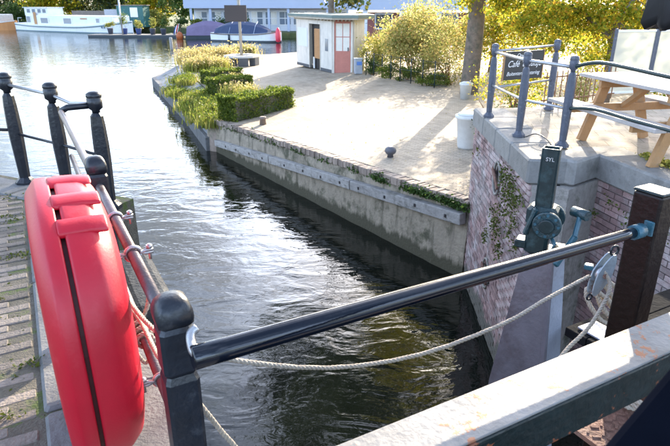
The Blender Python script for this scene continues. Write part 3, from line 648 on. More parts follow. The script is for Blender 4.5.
# ---- winding gear on its steel column
sg = thing('winding_gear', 'green winding gear with cranked lever on a grey steel column', 'winding gear', (1.23, 3.05, 0), 0)
Bt = [(-.20, .05), (.05, -.15), (.21, -.05), (-.02, .20)]; Tp = [(-.08, .03), (.02, -.07), (.12, -.02), (0, .10)]
def ringz(poly, z, k=1.): return [Vector((x * k, y * k, z)) for x, y in poly]
MB().loft([ringz(Bt, -3.2, 1.5), ringz(Bt, -.78), ringz(Tp, .20)]).build('column', 'steel_lilac', sg)
def lerp2(a, b, t): return (a[0] + (b[0] - a[0]) * t, a[1] + (b[1] - a[1]) * t)
def plate(f0, f1, k, nm, m):      # flange standing proud of the right hand face
    r_ = []
    for poly, z, kk in ((Bt, -3.2, 1.5), (Bt, -.78, 1), (Tp, .215, 1)):
        a, b = lerp2(poly[1], poly[2], f0), lerp2(poly[1], poly[2], f1); nx, ny = (poly[2][1] - poly[1][1]), -(poly[2][0] - poly[1][0]); ln = math.hypot(nx, ny); nx, ny = nx / ln * k, ny / ln * k
        r_.append([Vector((a[0] * kk, a[1] * kk, z)), Vector((b[0] * kk, b[1] * kk, z)), Vector((b[0] * kk + nx, b[1] * kk + ny, z)), Vector((a[0] * kk + nx, a[1] * kk + ny, z))])
    MB().loft(r_).build(nm, m, sg)
plate(.16, 1.02, .012, 'flange', 'steel_pale'); plate(-.02, .12, .03, 'stiffener', 'steel_lilac')
gz = R(-28)
rt = Matrix.Rotation(gz, 3, 'Z')
def gbox(c, s, m, nm, bev=.006, rot=None): return MB().box(rt @ Vector(c), s, rot=rt @ (rot if rot is not None else Matrix.Identity(3)), bev=bev).build(nm, m, sg)
# rack casing: open topped square tube
for dx, dy, sx, sy in ((-.044, 0, .008, .082), (.044, 0, .008, .082), (0, -.037, .080, .008), (0, .037, .080, .008)):
    gbox((-.02 + dx, dy, .62), (sx, sy, .36), 'gear_dark', 'casing_side', .002)
text_mesh('lettering', 'SYL', .030, 'bench_stone', sg, Matrix.Translation(rt @ Vector((-.018, -.0425, .74))) @ Matrix.Rotation(gz, 4, 'Z') @ Matrix.Rotation(R(90), 4, 'X'))
gbox((-.02, 0, .40), (.17, .14, .12), 'gear_dark', 'gear_housing', .02); gbox((-.03, .0, .27), (.13, .13, .22), 'gear_dark', 'gear_housing', .02)
for y, rr, m, nm in ((-.085, .080, 'gear_green', 'gear_cover'), (-.108, .042, 'gear_dark', 'hub'), (.080, .080, 'gear_green', 'gear_cover')):
    mb = MB(); a = rt @ Vector((.02, y - .014, .37)); b = rt @ Vector((.02, y + .014, .37)); mb.tube([a, b], rr, 24); bevel(mb.build(nm, m, sg), .005)
for k in range(8):
    t = k * math.pi / 4; mb = MB(); a = rt @ Vector((.02 + .063 * math.cos(t), -.104, .37 + .063 * math.sin(t))); b = rt @ Vector((.02 + .063 * math.cos(t), -.094, .37 + .063 * math.sin(t))); mb.tube([a, b], .009, 6); mb.build('bolt', 'gear_blue', sg)
gbox((-.075, -.03, .37), (.03, .10, .18), 'gear_green', 'pawl_plate', .01, Matrix.Rotation(R(15), 3, 'Y'))
mb = MB()
la, lbb, lc = Vector((.19, -.02, .42)), Vector((.15, -.08, .30)), Vector((.04, -.14, .15))
for p_, p2_, wdt in ((la, lbb, .05), (lbb, lc, .045)):
    d_ = (p2_ - p_); r3 = d_.to_track_quat('Z', 'Y').to_matrix(); mb.box((p_ + p2_) / 2, (.026, wdt, d_.length + .02), rot=r3, bev=.008)
mb.build('lever', 'gear_blue', sg)
mb = MB(); mb.tube([la + Vector((-.03, .04, 0)), la + Vector((.02, -.05, 0))], .03, 14); mb.build('lever_boss', 'gear_green', sg)
gbox((.11, -.055, .215), (.10, .10, .05), 'gear_blue', 'tray', .012); gbox((.11, -.055, .246), (.07, .07, .012), 'gear_dark', 'tray_well', .003)
gbox((-.115, -.01, .215), (.07, .10, .05), 'gear_dark', 'foot_plate', .008); gbox((.27, .0, .13), (.05, .05, .03), 'gear_blue', 'guide_lug', .006)
mb = MB(); mb.tube([(.02, -.05, .30), (.05, -.10, .22), (.02, -.09, .18)], .012, 8); mb.build('pin', 'gear_blue', sg)

# ================================================================== TERRACE
tpost = []
for (x, y, h, lab) in ((2.22, 8.1, 1.02, 'grey iron terrace post left of the cafe sign'), (2.27, 6.85, 1.01, 'grey iron terrace post in front of the cafe sign'), (2.60, 6.3, 1.01, 'grey iron terrace post nearest the winding gear'), (3.30, 8.7, 1.04, 'grey iron terrace post right of the cafe sign')):
    oct_post('terrace_post', lab, (x, y, .014), h, .05, 'iron_pale', 'iron posts of the terrace railing')
tr = thing('terrace_rails', 'steel rails between the terrace posts with green hose sleeves', 'railing')
MB().tube([(2.22, 8.1, .92), (2.27, 6.85, .92), (2.60, 6.3, .90)], .02, 10).build('top_rail', 'galvanised', tr)
MB().tube([(2.22, 8.1, .47), (2.27, 6.85, .46), (2.60, 6.3, .45)], .016, 10).build('lower_rail', 'galvanised', tr)
MB().tube([(2.22, 8.1, .93), (3.30, 8.7, .97)], .016, 10).build('top_rail', 'galvanised', tr)
MB().tube([(2.22, 8.1, .43), (3.30, 8.7, .47)], .016, 10).build('lower_rail', 'galvanised', tr)
MB().tube(spline([(2.60, 6.3, .90), (2.68, 6.1, .96), (2.75, 5.9, .98), (2.83, 5.5, .97), (2.92, 5.0, .95), (3.1, 4.2, .93)], 24), .02, 10).build('hose_rail', 'rubber_green', tr)
MB().tube(spline([(2.60, 6.3, .45), (2.68, 6.1, .49), (2.78, 5.9, .50), (2.88, 5.5, .49), (3.02, 5.0, .48), (3.2, 4.2, .47)], 24), .018, 10).build('hose_rail', 'rubber_green', tr)
# thin chain lying on the coping
tag(MB().tube(spline([(2.30, 6.72, .03), (2.36, 6.5, .12), (2.42, 6.3, .10), (2.42, 6.05, .035), (2.38, 5.85, .03)], 20), .007, 6).build('loose_cable', 'iron'), 'thin dark cable lying on the coping beside a terrace post', 'cable')
sgn = thing('cafe_sign', 'black sign board with white script hung between terrace posts', 'sign', (2.745, 8.44, .71), math.atan2(.6, 1.08))
bevel(MB().box((0, 0, 0), (.78, .02, .40)).build('board', 'sign_black', sgn), .004)
for x in (-.395, .395): MB().box((x, -.002, 0), (.014, .028, .42)).build('frame', 'table_wood', sgn)
rx = Matrix.Rotation(R(90), 4, 'X')
text_mesh('lettering', 'Open', .085, 'white_paint', sgn, Matrix.Translation((-.07, -.012, .135)) @ rx, .35)
text_mesh('lettering', "Caf\u00e9 't Sluisje", .125, 'white_paint', sgn, Matrix.Translation((.01, -.012, .02)) @ rx, .35)
text_mesh('lettering', 'Buitenterras catering', .078, 'white_paint', sgn, Matrix.Translation((0, -.012, -.115)) @ rx, .35)
# picnic table
pt = thing('picnic_table', 'wooden A frame picnic table with weathered grey top on terrace', 'table', (3.50, 6.15, 0), math.atan2(-.98, .17))
for i in range(5): bevel(MB().box((0, -.29 + i * .145, .74), (1.9, .135, .04)).build('top_plank', 'table_top', pt), .006)
for s in (-1, 1):
    for j in range(2): bevel(MB().box((0, s * (.60 + j * .135 - .06), .45), (1.9, .125, .04)).build('seat_plank', 'table_top', pt), .006)
for x in (-.62, .62):
    for s in (-1, 1):
        a, b = Vector((x, s * .42, .0)), Vector((x, s * .19, .72)); dd = b - a
        bevel(MB().box((a + b) / 2, (.055, .11, dd.length), rot=dd.to_track_quat('Z', 'Y').to_matrix() @ Matrix.Rotation(R(90), 3, 'Z') if False else Matrix.Rotation(math.atan2(-dd.y, dd.z), 3, 'X')).build('leg', 'table_wood', pt), .005)
    xo = x + (.057 if x < 0 else -.057)
    bevel(MB().box((xo, 0, .405), (.05, 1.38, .09)).build('seat_bearer', 'table_wood', pt), .004)
    bevel(MB().box((xo, 0, .675), (.05, .66, .08)).build('top_bearer', 'table_wood', pt), .004)
    s = 1 if x < 0 else -1
    a, b = Vector((x + s * .09, .0, .42)), Vector((x + s * .50, .0, .71)); dd = b - a
    bevel(MB().box((a + b) / 2, (.05, .08, dd.length), rot=Matrix.Rotation(math.atan2(dd.x, dd.z), 3, 'Y')).build('brace', 'table_wood', pt), .004)
# wind screens
for i, (x0, x1, y0_, y1_) in enumerate(((4.86, 5.68, 10.2, 10.42), (5.72, 6.6, 10.43, 10.65))):
    ws = thing('wind_screen', ['frosted wind screen panel, left one behind the picnic table', 'frosted wind screen panel, right one behind the picnic table'][i], 'screen', (x0, y0_, 0), math.atan2(y1_ - y0_, x1 - x0), 'wind screens along the terrace')
    ln = math.hypot(x1 - x0, y1_ - y0_)
    MB().box((ln / 2, 0, .58), (ln - .05, .012, 1.02)).build('panel', 'frosted_screen', ws)
    for x in (.0, ln): MB().box((x, 0, .57), (.045, .045, 1.14), 0, .005).build('frame_post', 'iron_pale', ws)
    for z in (.05, 1.10): MB().box((ln / 2, 0, z), (ln - .05, .035, .035)).build('frame_rail', 'white_paint', ws)
# unidentified dark shape, built as a closed parasol; only its hem hangs into view
pa = thing('parasol', 'unidentified dark shape built as a closed black parasol whose hem hangs into the top right corner', 'parasol', (3.0, 5.0, 0))
mb = MB(); rings = []
for z, r_ in ((1.36, .30), (1.42, .34), (1.7, .33), (2.1, .26), (2.5, .16), (2.75, .05)):
    rings.append([Vector(((r_ * (1 + .22 * math.cos(k * math.pi * 2 / 3 + z * 2))) * math.cos(k * math.pi / 12), (r_ * (1 + .22 * math.cos(k * math.pi * 2 / 3 + z * 2))) * math.sin(k * math.pi / 12), z + (.05 * math.cos(k * 2.1) if z < 1.45 else 0))) for k in range(24)])
mb.loft(rings, smooth=True); mb.build('canopy', 'black', pa)
MB().tube([(.75, -.2, 0), (.75, -.2, 2.9), (.70, -.18, 2.95), (0, 0, 2.78)], .025, 10).build('pole', 'galvanised', pa); pass
# pickets behind the terrace
pf = thing('picket_fence', 'low dark picket fence behind the terrace posts', 'fence')
for i in range(15):
    x = 3.45 + i * .105; y = 9.35 + i * .055; MB().box((x, y, .24), (.014, .014, .55)).build('picket', 'twig', pf)
for z in (.05, .42): MB().tube([(3.4, 9.33, z), (4.98, 10.15, z)], .012, 6).build('rail', 'twig', pf)
# ferns and moss on the brick walls
def wall_plants(name, label, spots, n_each, size, m):
    pts = []
    for p_, r_ in spots:
        n_ = int(n_each * (r_ / .1) ** 2); g_ = RNG.normal(size=(n_, 3)) * np.array([.02, r_, r_ * .8]) ; g_[:, 2] -= np.abs(g_[:, 0]) ; pts.append(np.array(p_) + g_ + np.array([-.02, 0, 0]))
    o = obj(name, leaf_mesh(name, np.concatenate(pts), size, m)); return tag(o, label, 'plant', kind='stuff')
wall_plants('wall_fern', 'green ferns and moss rooted in the brick lock wall joints', [((2.085, 6.62, -.42), .09), ((2.085, 6.45, -.60), .08), ((2.085, 6.30, -.44), .11), ((2.085, 6.15, -.60), .09), ((2.085, 6.05, -.80), .07), ((2.085, 6.75, -1.12), .12), ((2.085, 6.65, -.86), .05), ((2.085, 6.5, -1.35), .08), ((2.085, 6.2, -.98), .05), ((2.085, 5.95, -1.05), .05), ((2.085, 7.15, -1.45), .07), ((2.09, 7.9, -.42), .04), ((2.085, 6.35, -.78), .06), ((2.085, 5.9, -.48), .06), ((2.085, 6.9, -.95), .04)], 130, .036, 'leaf_moss')
wall_plants('wall_fern', 'small moss tufts under the coping right of winding gear', [((2.94, 5.6, -.42), .05), ((3.0, 5.3, -.5), .06), ((2.9, 5.85, -.62), .04), ((3.15, 4.8, -.45), .05)], 130, .03, 'leaf_moss')
pts = []
for i in range(26):
    x = 2.98 + .2 * (i / 26) + random.uniform(-.03, .03); y = 5.75 - i * .05; n_ = random.choice((10, 40, 70)); pts.append(np.array((x + .34, y + .1, .03)) + RNG.normal(size=(n_, 3)) * (.04, .04, .015))
tag(obj('weeds', leaf_mesh('weeds', np.concatenate(pts), .04, 'leaf_yellowgreen')), 'low weeds along the back of coping beside picnic table', 'weeds', kind='stuff')
# ferns growing above the fender boards
pts = []
for a_, n_, s_ in ((2.35, 420, .13), (1.35, 500, .17), (.95, 420, .13), (.45, 500, .18), (.15, 300, .14), (3.2, 90, .1), (4.4, 70, .15), (5.6, 90, .2), (6.9, 80, .2), (8.0, 80, .2), (9.4, 90, .3)):
    c = wp(a_, .06, ztop(a_) - .13); g_ = RNG.normal(size=(n_, 3)); pts.append(np.array(c) + np.stack([g_[:, 0] * s_ * wd.x + g_[:, 1] * .05 * wn.x, g_[:, 0] * s_ * wd.y + g_[:, 1] * .05 * wn.y, np.abs(g_[:, 2]) * .06 - .03], 1))
tag(obj('wall_weeds', leaf_mesh('wall_weeds', np.concatenate(pts), .055, 'leaf_green')), 'green weeds growing above the timber fender of quay wall', 'weeds', kind='stuff')
# ================================================================== PLAZA THINGS
def lathe_thing(name, label, cat, loc, prof, m, part, seg=16):
    t = thing(name, label, cat, loc); MB().lathe(prof, (0, 0, 0), seg).build(part, m, t); return t
lathe_thing('mooring_bollard', 'dark round headed bollard on the sunlit plaza edge', 'bollard', (1.20, 11.85, zp(1.2)), [(0, .07), (.06, .065), (.08, .10), (.13, .13), (.19, .115), (.235, .05)], 'bollard', 'head')
lathe_thing('mooring_bollard', 'small rusty bollard on the plaza beside the near hedge', 'bollard', (-2.12, 16.4, zp(-2.12)), [(0, .10), (.16, .085), (.165, .10), (.22, .10), (.235, .07)], 'bollard_rust', 'head')
cb = thing('planter_tub', 'big round white concrete tub behind the brick lock wall', 'tub', (2.98, 12.4, P))
MB().lathe([(0, .20), (.05, .22), (.66, .275), (.68, .31), (.74, .315), (.75, .28)], (0, 0, 0), 24).build('tub', 'bin_white', cb); MB().lathe([(.752, .27), (.79, .24), (.80, .1)], (0, 0, 0), 24).build('lid', 'bin_white', cb)
cb2 = thing('litter_bin', 'small white bin beside the big tree trunk', 'bin', (4.45, 19.4, P))
MB().lathe([(0, .16), (.45, .2), (.47, .23), (.53, .23)], (0, 0, 0), 20).build('body', 'bin_white', cb2); MB().lathe([(.532, .21), (.57, .12)], (0, 0, 0), 20).build('lid', 'bin_white', cb2)
# kiosk
kp = [Vector(p_) for p_ in ((-2.06, 32.5, 0), (-.08, 28.3, 0), (.84, 28.1, 0), (1.38, 29.1, 0), (1.15, 31.0, 0), (-.6, 33.4, 0))]
ki = thing('kiosk', 'small white flat roofed kiosk with red door window and shutter', 'kiosk', (0, 0, -1.65)); ki.scale = (1, 1, 1.046)
def wall_part(a, b, f0, f1, z0, z1, th, m, nm, parent, off=0.):
    d_ = (b - a); Ln = d_.length; d_ = d_.normalized(); n_ = Vector((d_.y, -d_.x, 0)); c = a + d_ * (Ln * (f0 + f1) / 2) + n_ * off
    return MB().box((c.x, c.y, (z0 + z1) / 2), (Ln * (f1 - f0), th, z1 - z0), math.atan2(d_.y, d_.x)).build(nm, m, parent)
A_, B_, C_, D_, E_, F_ = kp
wall_part(A_, B_, 0, .40, 0, 2.36, .14, 'kiosk_white', 'wall', ki); wall_part(A_, B_, .69, .995, 0, 2.36, .14, 'kiosk_white', 'wall', ki)
wall_part(A_, B_, .40, .69, 2.12, 2.36, .138, 'kiosk_white', 'wall', ki)
wall_part(A_, B_, .40, .69, 0, 2.12, .04, 'black', 'doorway', ki, -.12)
sh = wall_part(A_, B_, .49, .64, .5, 1.9, .03, 'shutter', 'shutter', ki, -.05)
for i in range(15): wall_part(A_, B_, .49, .64, .52 + i * .092, .575 + i * .092, .02, 'shutter', 'slat', sh, -.022)
wall_part(A_, B_, .46, .485, 0, .55, .05, 'white_paint', 'door_leg', ki, -.03); wall_part(A_, B_, .645, .67, 0, .55, .05, 'white_paint', 'door_leg', ki, -.03)
wall_part(A_, B_, .05, .34, 1.0, 1.9, .02, 'ark_white', 'notice_panel', ki, .08)
wall_part(A_, B_, .83, .90, .95, 1.5, .02, 'window_glass', 'notice_panel', ki, .08)
wall_part(B_, C_, -.02, .06, 0, 2.36, .142, 'kiosk_white', 'pilaster', ki); wall_part(B_, C_, .92, 1.03, 0, 2.36, .142, 'kiosk_white', 'pilaster', ki)
dr = wall_part(B_, C_, .06, .92, 0, .92, .08, 'kiosk_red', 'door', ki)
for f0, f1, z0, z1 in ((.06, .13, .92, 2.2), (.85, .92, .92, 2.2), (.06, .92, 2.2, 2.36), (.13, .85, .92, 1.0)): wall_part(B_, C_, f0, f1, z0, z1, .081 + .002 * f0, 'kiosk_red', 'window_frame', dr)
wall_part(B_, C_, .13, .85, 1.0, 2.2, .02, 'blind', 'window_pane', dr, .0)
wall_part(B_, C_, .475, .505, 1.0, 2.2, .03, 'kiosk_red', 'mullion', dr, .006); wall_part(B_, C_, .13, .85, 1.6, 1.63, .028, 'kiosk_red', 'mullion', dr, .006)
wall_part(C_, D_, .02, 1, 0, 2.36, .14, 'kiosk_white', 'wall', ki); wall_part(D_, E_, 0, 1, 0, 2.36, .14, 'kiosk_white', 'wall', ki); wall_part(E_, F_, 0, 1, 0, 2.36, .14, 'kiosk_white', 'wall', ki); wall_part(F_, A_, 0, 1, 0, 2.36, .14, 'kiosk_white', 'wall', ki)
cen = sum(kp, Vector()) / 6
rp_ = [cen + (p_ - cen) * 1 + (p_ - cen).normalized() * .72 for p_ in kp]
MB().prism([(p_.x, p_.y) for p_ in rp_], 2.37, 2.44).build('soffit', 'soffit', ki); MB().prism([(cen.x + (p_.x - cen.x) * 1.02, cen.y + (p_.y - cen.y) * 1.02) for p_ in rp_], 2.441, 2.57).build('roof', 'kiosk_roof', ki)
for i in range(14):
    a_ = rp_[0].lerp(rp_[1], (i + .5) / 14); c_ = a_.lerp(cen, .16); MB().box((c_.x, c_.y, 2.33), (.05, .34, .07), math.atan2((cen - a_).y, (cen - a_).x) + math.pi / 2).build('rafter', 'soffit', ki)
for i in range(6):
    a_ = rp_[1].lerp(rp_[2], (i + .5) / 6); c_ = a_.lerp(cen, .16); MB().box((c_.x, c_.y, 2.33), (.05, .34, .07), math.atan2((cen - a_).y, (cen - a_).x) + math.pi / 2).build('rafter', 'soffit', ki)
wall_part(A_, B_, 0, .40, 0, .14, .16, 'planter', 'plinth', ki); wall_part(A_, B_, .69, .99, 0, .14, .16, 'planter', 'plinth', ki); wall_part(C_, D_, .04, 1, 0, .14, .16, 'planter', 'plinth', ki)
wall_part(B_, C_, .76, .80, 1.0, 1.16, .05, 'iron', 'door_handle', dr, .05)
for f0, f1 in ((.385, .40), (.69, .705)): wall_part(A_, B_, f0, f1, 0, 2.12, .17, 'soffit', 'door_jamb', ki)
mb = thing('meter_box', 'grey metal cabinet with blue label beside the kiosk', 'cabinet', (1.09, 27.2, zp(1.09)), .15)
bevel(MB().box((0, 0, .36), (.36, .34, .68)).build('cabinet', 'bin_grey', mb), .02); MB().box((.02, -.173, .50), (.24, .008, .16)).build('label_plate', 'bin_blue', mb); MB().box((0, 0, .715), (.40, .38, .03), 0, .006).build('lid', 'bin_white', mb)
# ring bench with sign pole
rb = thing('ring_bench', 'six sided pale bench on dark feet round the sign pole', 'bench', (-5.58, 35.1, zp(-5.58))); rb.scale = (1.14, 1.14, 1.14)
hex_o = [(.98 * math.cos(k * math.pi / 3 + .2), .98 * math.sin(k * math.pi / 3 + .2)) for k in range(6)]; hex_i = [(x * .55, y * .55) for x, y in hex_o]
for k in range(6):
    j = (k + 1) % 6; MB().prism([hex_o[k], hex_o[j], hex_i[j], hex_i[k]], .42, .52).build('seat_segment', 'bench_stone', rb)
    if k % 2 == 1 or k == 4:
        cx, cy = (hex_o[k][0] + hex_o[j][0]) * .40, (hex_o[k][1] + hex_o[j][1]) * .40; MB().box((cx, cy, .21), (.5, .34, .42), math.atan2(cy, cx) + math.pi / 2, .02).build('foot', 'planter', rb)
sp = thing('sign_pole', 'tall grey pole with a square brown sign board', 'sign', (-5.65, 35.2, zp(-5.65))); sp.scale = (1.14, 1.14, 1.14)
MB().tube([(0, 0, 0), (0, 0, 6.5)], .075, 10).build('pole', 'pole_wood', sp); MB().box((-.16, -.10, 2.57), (1.13, .03, .80)).build('board', 'sign_brown', sp)
# mesh fence
wf = thing('wire_fence', 'thin iron mesh fence along the plaza in front of shrubs', 'fence')
fx = [Vector((1.45, 27.0, zp(1.45))), Vector((2.7, 23.9, P)), Vector((4.2, 21.4, P))]
for k in range(2):
    for i in range(4):
        c = fx[k].lerp(fx[k + 1], i / 4); MB().tube([c, c + Vector((0, 0, 1.0))], .022, 6).build('post', 'gear_dark', wf)
for z in (.12, .5, .95): MB().tube([p_ + Vector((0, 0, z)) for p_ in fx], .009, 5).build('wire', 'gear_dark', wf)
mbw = MB()
for k in range(2):
    for i in range(26): c = fx[k].lerp(fx[k + 1], (i + .5) / 26); mbw.tube([c + Vector((0, 0, .1)), c + Vector((0, 0, .95))], .004, 4, cap=False)
tag(mbw.build('mesh_wires', 'gear_dark', wf), kind='stuff')
# ================================================================== HEDGES, FLOWERS, SHRUBS
def hedge(label, c, size, rz, n_, lsz=.06):
    t = thing('box_hedge', label, 'hedge', c, rz, 'clipped hedges by the canal')
    sx, sy, sz = size
    bevel(MB().box((0, 0, sz / 2 - .02), (sx - .10, sy - .10, sz - .06)).build('core', 'soil', t), .05)
    p_ = (RNG.random((n_, 3)) - .5); f = RNG.integers(0, 5, n_); p_[f == 0, 0] = .5; p_[f == 1, 0] = -.5; p_[f == 2, 1] = .5; p_[f == 3, 1] = -.5; p_[f == 4, 2] = .5
    top = RNG.random(n_) < .25; p_[top, 2] = .5
    p_ *= np.array([sx, sy, sz]); p_[:, 2] += sz / 2; p_ += RNG.normal(size=p_.shape) * .032; p_[:, 2] += (.035 * np.sin(p_[:, 0] * 5.1 + sx) + .03 * np.sin(p_[:, 0] * 11 + p_[:, 1] * 7)) * (p_[:, 2] / sz); p_[:, 1] += .035 * np.sin(p_[:, 0] * 4.3 + 1) ; p_ -= np.sign(p_) * np.array([1, 1, 0]) * RNG.random((n_, 1)) * .06
    obj('foliage', leaf_mesh('foliage', p_, lsz, 'leaf_box'), t)
hedge('long clipped box hedge at the corner of plaza wall', (-2.50, 18.3, zp(-2.5) - .03), (2.7, .82, .66), math.atan2(2.0, 1.5), 14000)
hedge('second clipped box hedge among the straw coloured flowers', (-4.32, 23.4, zp(-4.3) - .02), (1.7, .9, .66), .75, 8000)
hedge('third clipped box hedge below the flower bed', (-5.35, 27.0, zp(-5.3) - .02), (1.8, .9, .60), .75, 7000)
hedge('dark clipped hedge behind the ring bench by the far water', (-7.1, 38.6, zp(-7) - .02), (3.4, 1.0, .72), .3, 7000)
def blades(name, label, cat, centres, n_, h, m, spread, lean=.35):
    vs, fs = [], []
    for i in range(n_):
        c = random.choice(centres); x = c[0] + random.gauss(0, spread * c[3]); y = c[1] + random.gauss(0, spread * c[3]); hh = h * random.uniform(.5, 1.1); a = random.random() * 6.28; b = random.random() * 6.28
        dx, dy = math.cos(a), math.sin(a); lx, ly = math.cos(b) * hh * lean * random.random(), math.sin(b) * hh * lean * random.random(); w_ = .018; o = len(vs)
        vs += [(x - dx * w_, y - dy * w_, c[2]), (x + dx * w_, y + dy * w_, c[2]), (x + lx * .4 + dx * w_, y + ly * .4 + dy * w_, c[2] + hh * .6), (x + lx * .4 - dx * w_, y + ly * .4 - dy * w_, c[2] + hh * .6), (x + lx, y + ly, c[2] + hh)]
        fs += [(o, o + 1, o + 2, o + 3), (o + 3, o + 2, o + 4)]
    me = bpy.data.meshes.new(name); me.from_pydata(vs, [], fs); me.materials.append(M[m]); return me
def plant(name, label, cat, centres, n_, h, m, spread, heads=0, hm=None, hs=.1, kind=None):
    t = thing(name, label, cat, centres[0][:3]); me = blades(name, label, cat, centres, n_, h, m, spread); o = obj('stems', me, t); o['kind'] = 'stuff'; o.location = -Vector(centres[0][:3])
    if heads:
        pts = []
        for c in centres:
            k = heads // len(centres); g_ = RNG.normal(size=(k, 3)) * np.array([spread * c[3] * 1.1, spread * c[3] * 1.1, h * .18]); pts.append(np.array(c[:3]) + g_ + (0, 0, h * .85))
        o = obj('flower_heads', leaf_mesh('flower_heads', np.concatenate(pts), hs, hm), t); o['kind'] = 'stuff'; o.location = -Vector(centres[0][:3])
    return t
plant('flower_clump', 'straw yellow flower clump beside the far dark hedge', 'flowers', [(-8.7, 35.6, -1.97, 1), (-7.9, 36.7, -1.97, 1.1), (-6.9, 36.7, -1.97, .8), (-6.2, 39.3, -1.97, 1)], 1700, .85, 'leaf_straw', .48, 3000, 'leaf_straw', .11)
plant('flower_clump', 'yellow green flower clump in front of the ring bench', 'flowers', [(-7.6, 33.0, -1.97, .8), (-7.0, 32.1, -1.97, .8), (-6.3, 31.6, -1.97, .7), (-7.7, 31.7, -2.05, .7)], 1500, .70, 'leaf_yellowgreen', .42, 1800, 'leaf_straw', .1)
plant('grass_clump', 'feathery grass clump between the clipped hedges', 'grass', [(-3.35, 21.2, -1.86, .8), (-3.0, 20.5, -1.84, .6), (-3.9, 21.6, -1.89, .7), (-4.4, 25.1, -1.93, .5)], 1000, .60, 'leaf_yellowgreen', .30, 600, 'leaf_straw', .07)
cs = []
for i in range(34):
    t = random.random() ** .7; k = random.uniform(0, 4.2); j = int(k); f = k - j
    ix = inner[j][0] * (1 - f) + inner[j + 1][0] * f; iy = inner[j][1] * (1 - f) + inner[j + 1][1] * f; ox = outer[j][0] * (1 - f) + outer[j + 1][0] * f; oy = outer[j][1] * (1 - f) + outer[j + 1][1] * f
    cs.append((ix * (1 - t) + ox * t, iy * (1 - t) + oy * t, zb(ix, t), .5))
t = plant('bank_grass', 'rough green grass and weeds on the sloping canal bank', 'grass', cs, 7000, .34, 'leaf_yellowgreen', .45, 6000, 'leaf_box', .07); t['kind'] = 'stuff'
def shrub(label, base, blobs, n_, size, m, nst=5, name='shrub', group='shrubs behind the mesh fence'):
    t = thing(name, label, 'shrub', base, 0, group); B = Vector(base); n_ = int(n_ * 1.5); size *= .72; pts = [blob_pts(Vector(c) - B, r_, int(n_ * f), 22, .2) for c, r_, f in blobs]
    obj('foliage', leaf_mesh('foliage', np.concatenate(pts), size, m), t)
    for i in range(nst):
        c = Vector(random.choice(blobs)[0]) - B; c += Vector((random.gauss(0, .35), random.gauss(0, .35), random.uniform(-.1, .5)))
        MB().tube([(random.gauss(0, .1), random.gauss(0, .1), -.05), c * .5 + Vector((random.gauss(0, .1), 0, .1)), c], [.03, .02, .006], 5).build('stem', 'twig', t)
shrub('yellow green shrub right beside the kiosk wall', (1.9, 28.3, P), [((1.9, 28.1, -.8), (.8, .7, .9), 1)], 2600, .10, 'leaf_yellowgreen', 5)
shrub('low dark green bush beside the grey cabinet', (1.75, 26.6, P), [((1.75, 26.6, -1.2), (.35, .3, .35), 1)], 700, .09, 'leaf_green', 3)
shrub('orange yellow shrub with reddish stems in the middle', (3.5, 25.4, P), [((3.5, 25.5, -.3), (1.4, 1.0, 1.0), 1), ((2.9, 26.0, .3), (1.0, .8, .8), .6), ((4.3, 26.5, .6), (1.4, 1.0, 1.0), .8)], 4200, .12, 'leaf_shrub', 11)
shrub('pale yellow shrub behind the mesh fence, nearest the tree trunk', (4.6, 23.0, P), [((4.4, 23.2, -.5), (1.0, .8, 1.0), 1)], 3200, .10, 'leaf_shrub', 8)
shrub('tall pale yellow bush behind the other fence shrubs', (4.4, 28.5, P), [((4.2, 28.5, .2), (2.2, 1.2, 1.3), 1), ((2.4, 29.5, -.5), (1.2, 1.0, .8), .5), ((6.2, 27.5, .0), (1.5, 1.2, 1.2), .7)], 4200, .13, 'leaf_shrub', 9)
shrub('low green undergrowth at the foot of the mesh fence', (2.9, 24.4, P), [((2.4, 25.2, -1.2), (.6, .5, .3), 1), ((3.1, 24.0, -1.2), (.6, .5, .3), 1), ((3.9, 22.7, -1.25), (.6, .5, .25), 1)], 1300, .09, 'leaf_box', 2)
shrub('bushy yellow shrub behind the left terrace posts', (5.4, 17.2, P), [((5.6, 17.5, -.7), (1.2, 1.0, .8), 1)], 2600, .09, 'leaf_autumn', 6, group='shrubs behind the terrace')
shrub('small dark green bush below the cafe sign', (3.4, 11.2, P), [((3.4, 11.2, -.72), (.45, .35, .35), 1)], 900, .06, 'leaf_green', 4, group='shrubs behind the terrace')
shrub('orange leaved shrub left of the frosted wind screen', (4.7, 11.4, P), [((4.75, 11.3, -.1), (.35, .35, .75), 1)], 1000, .07, 'leaf_shrub', 5, group='shrubs behind the terrace')
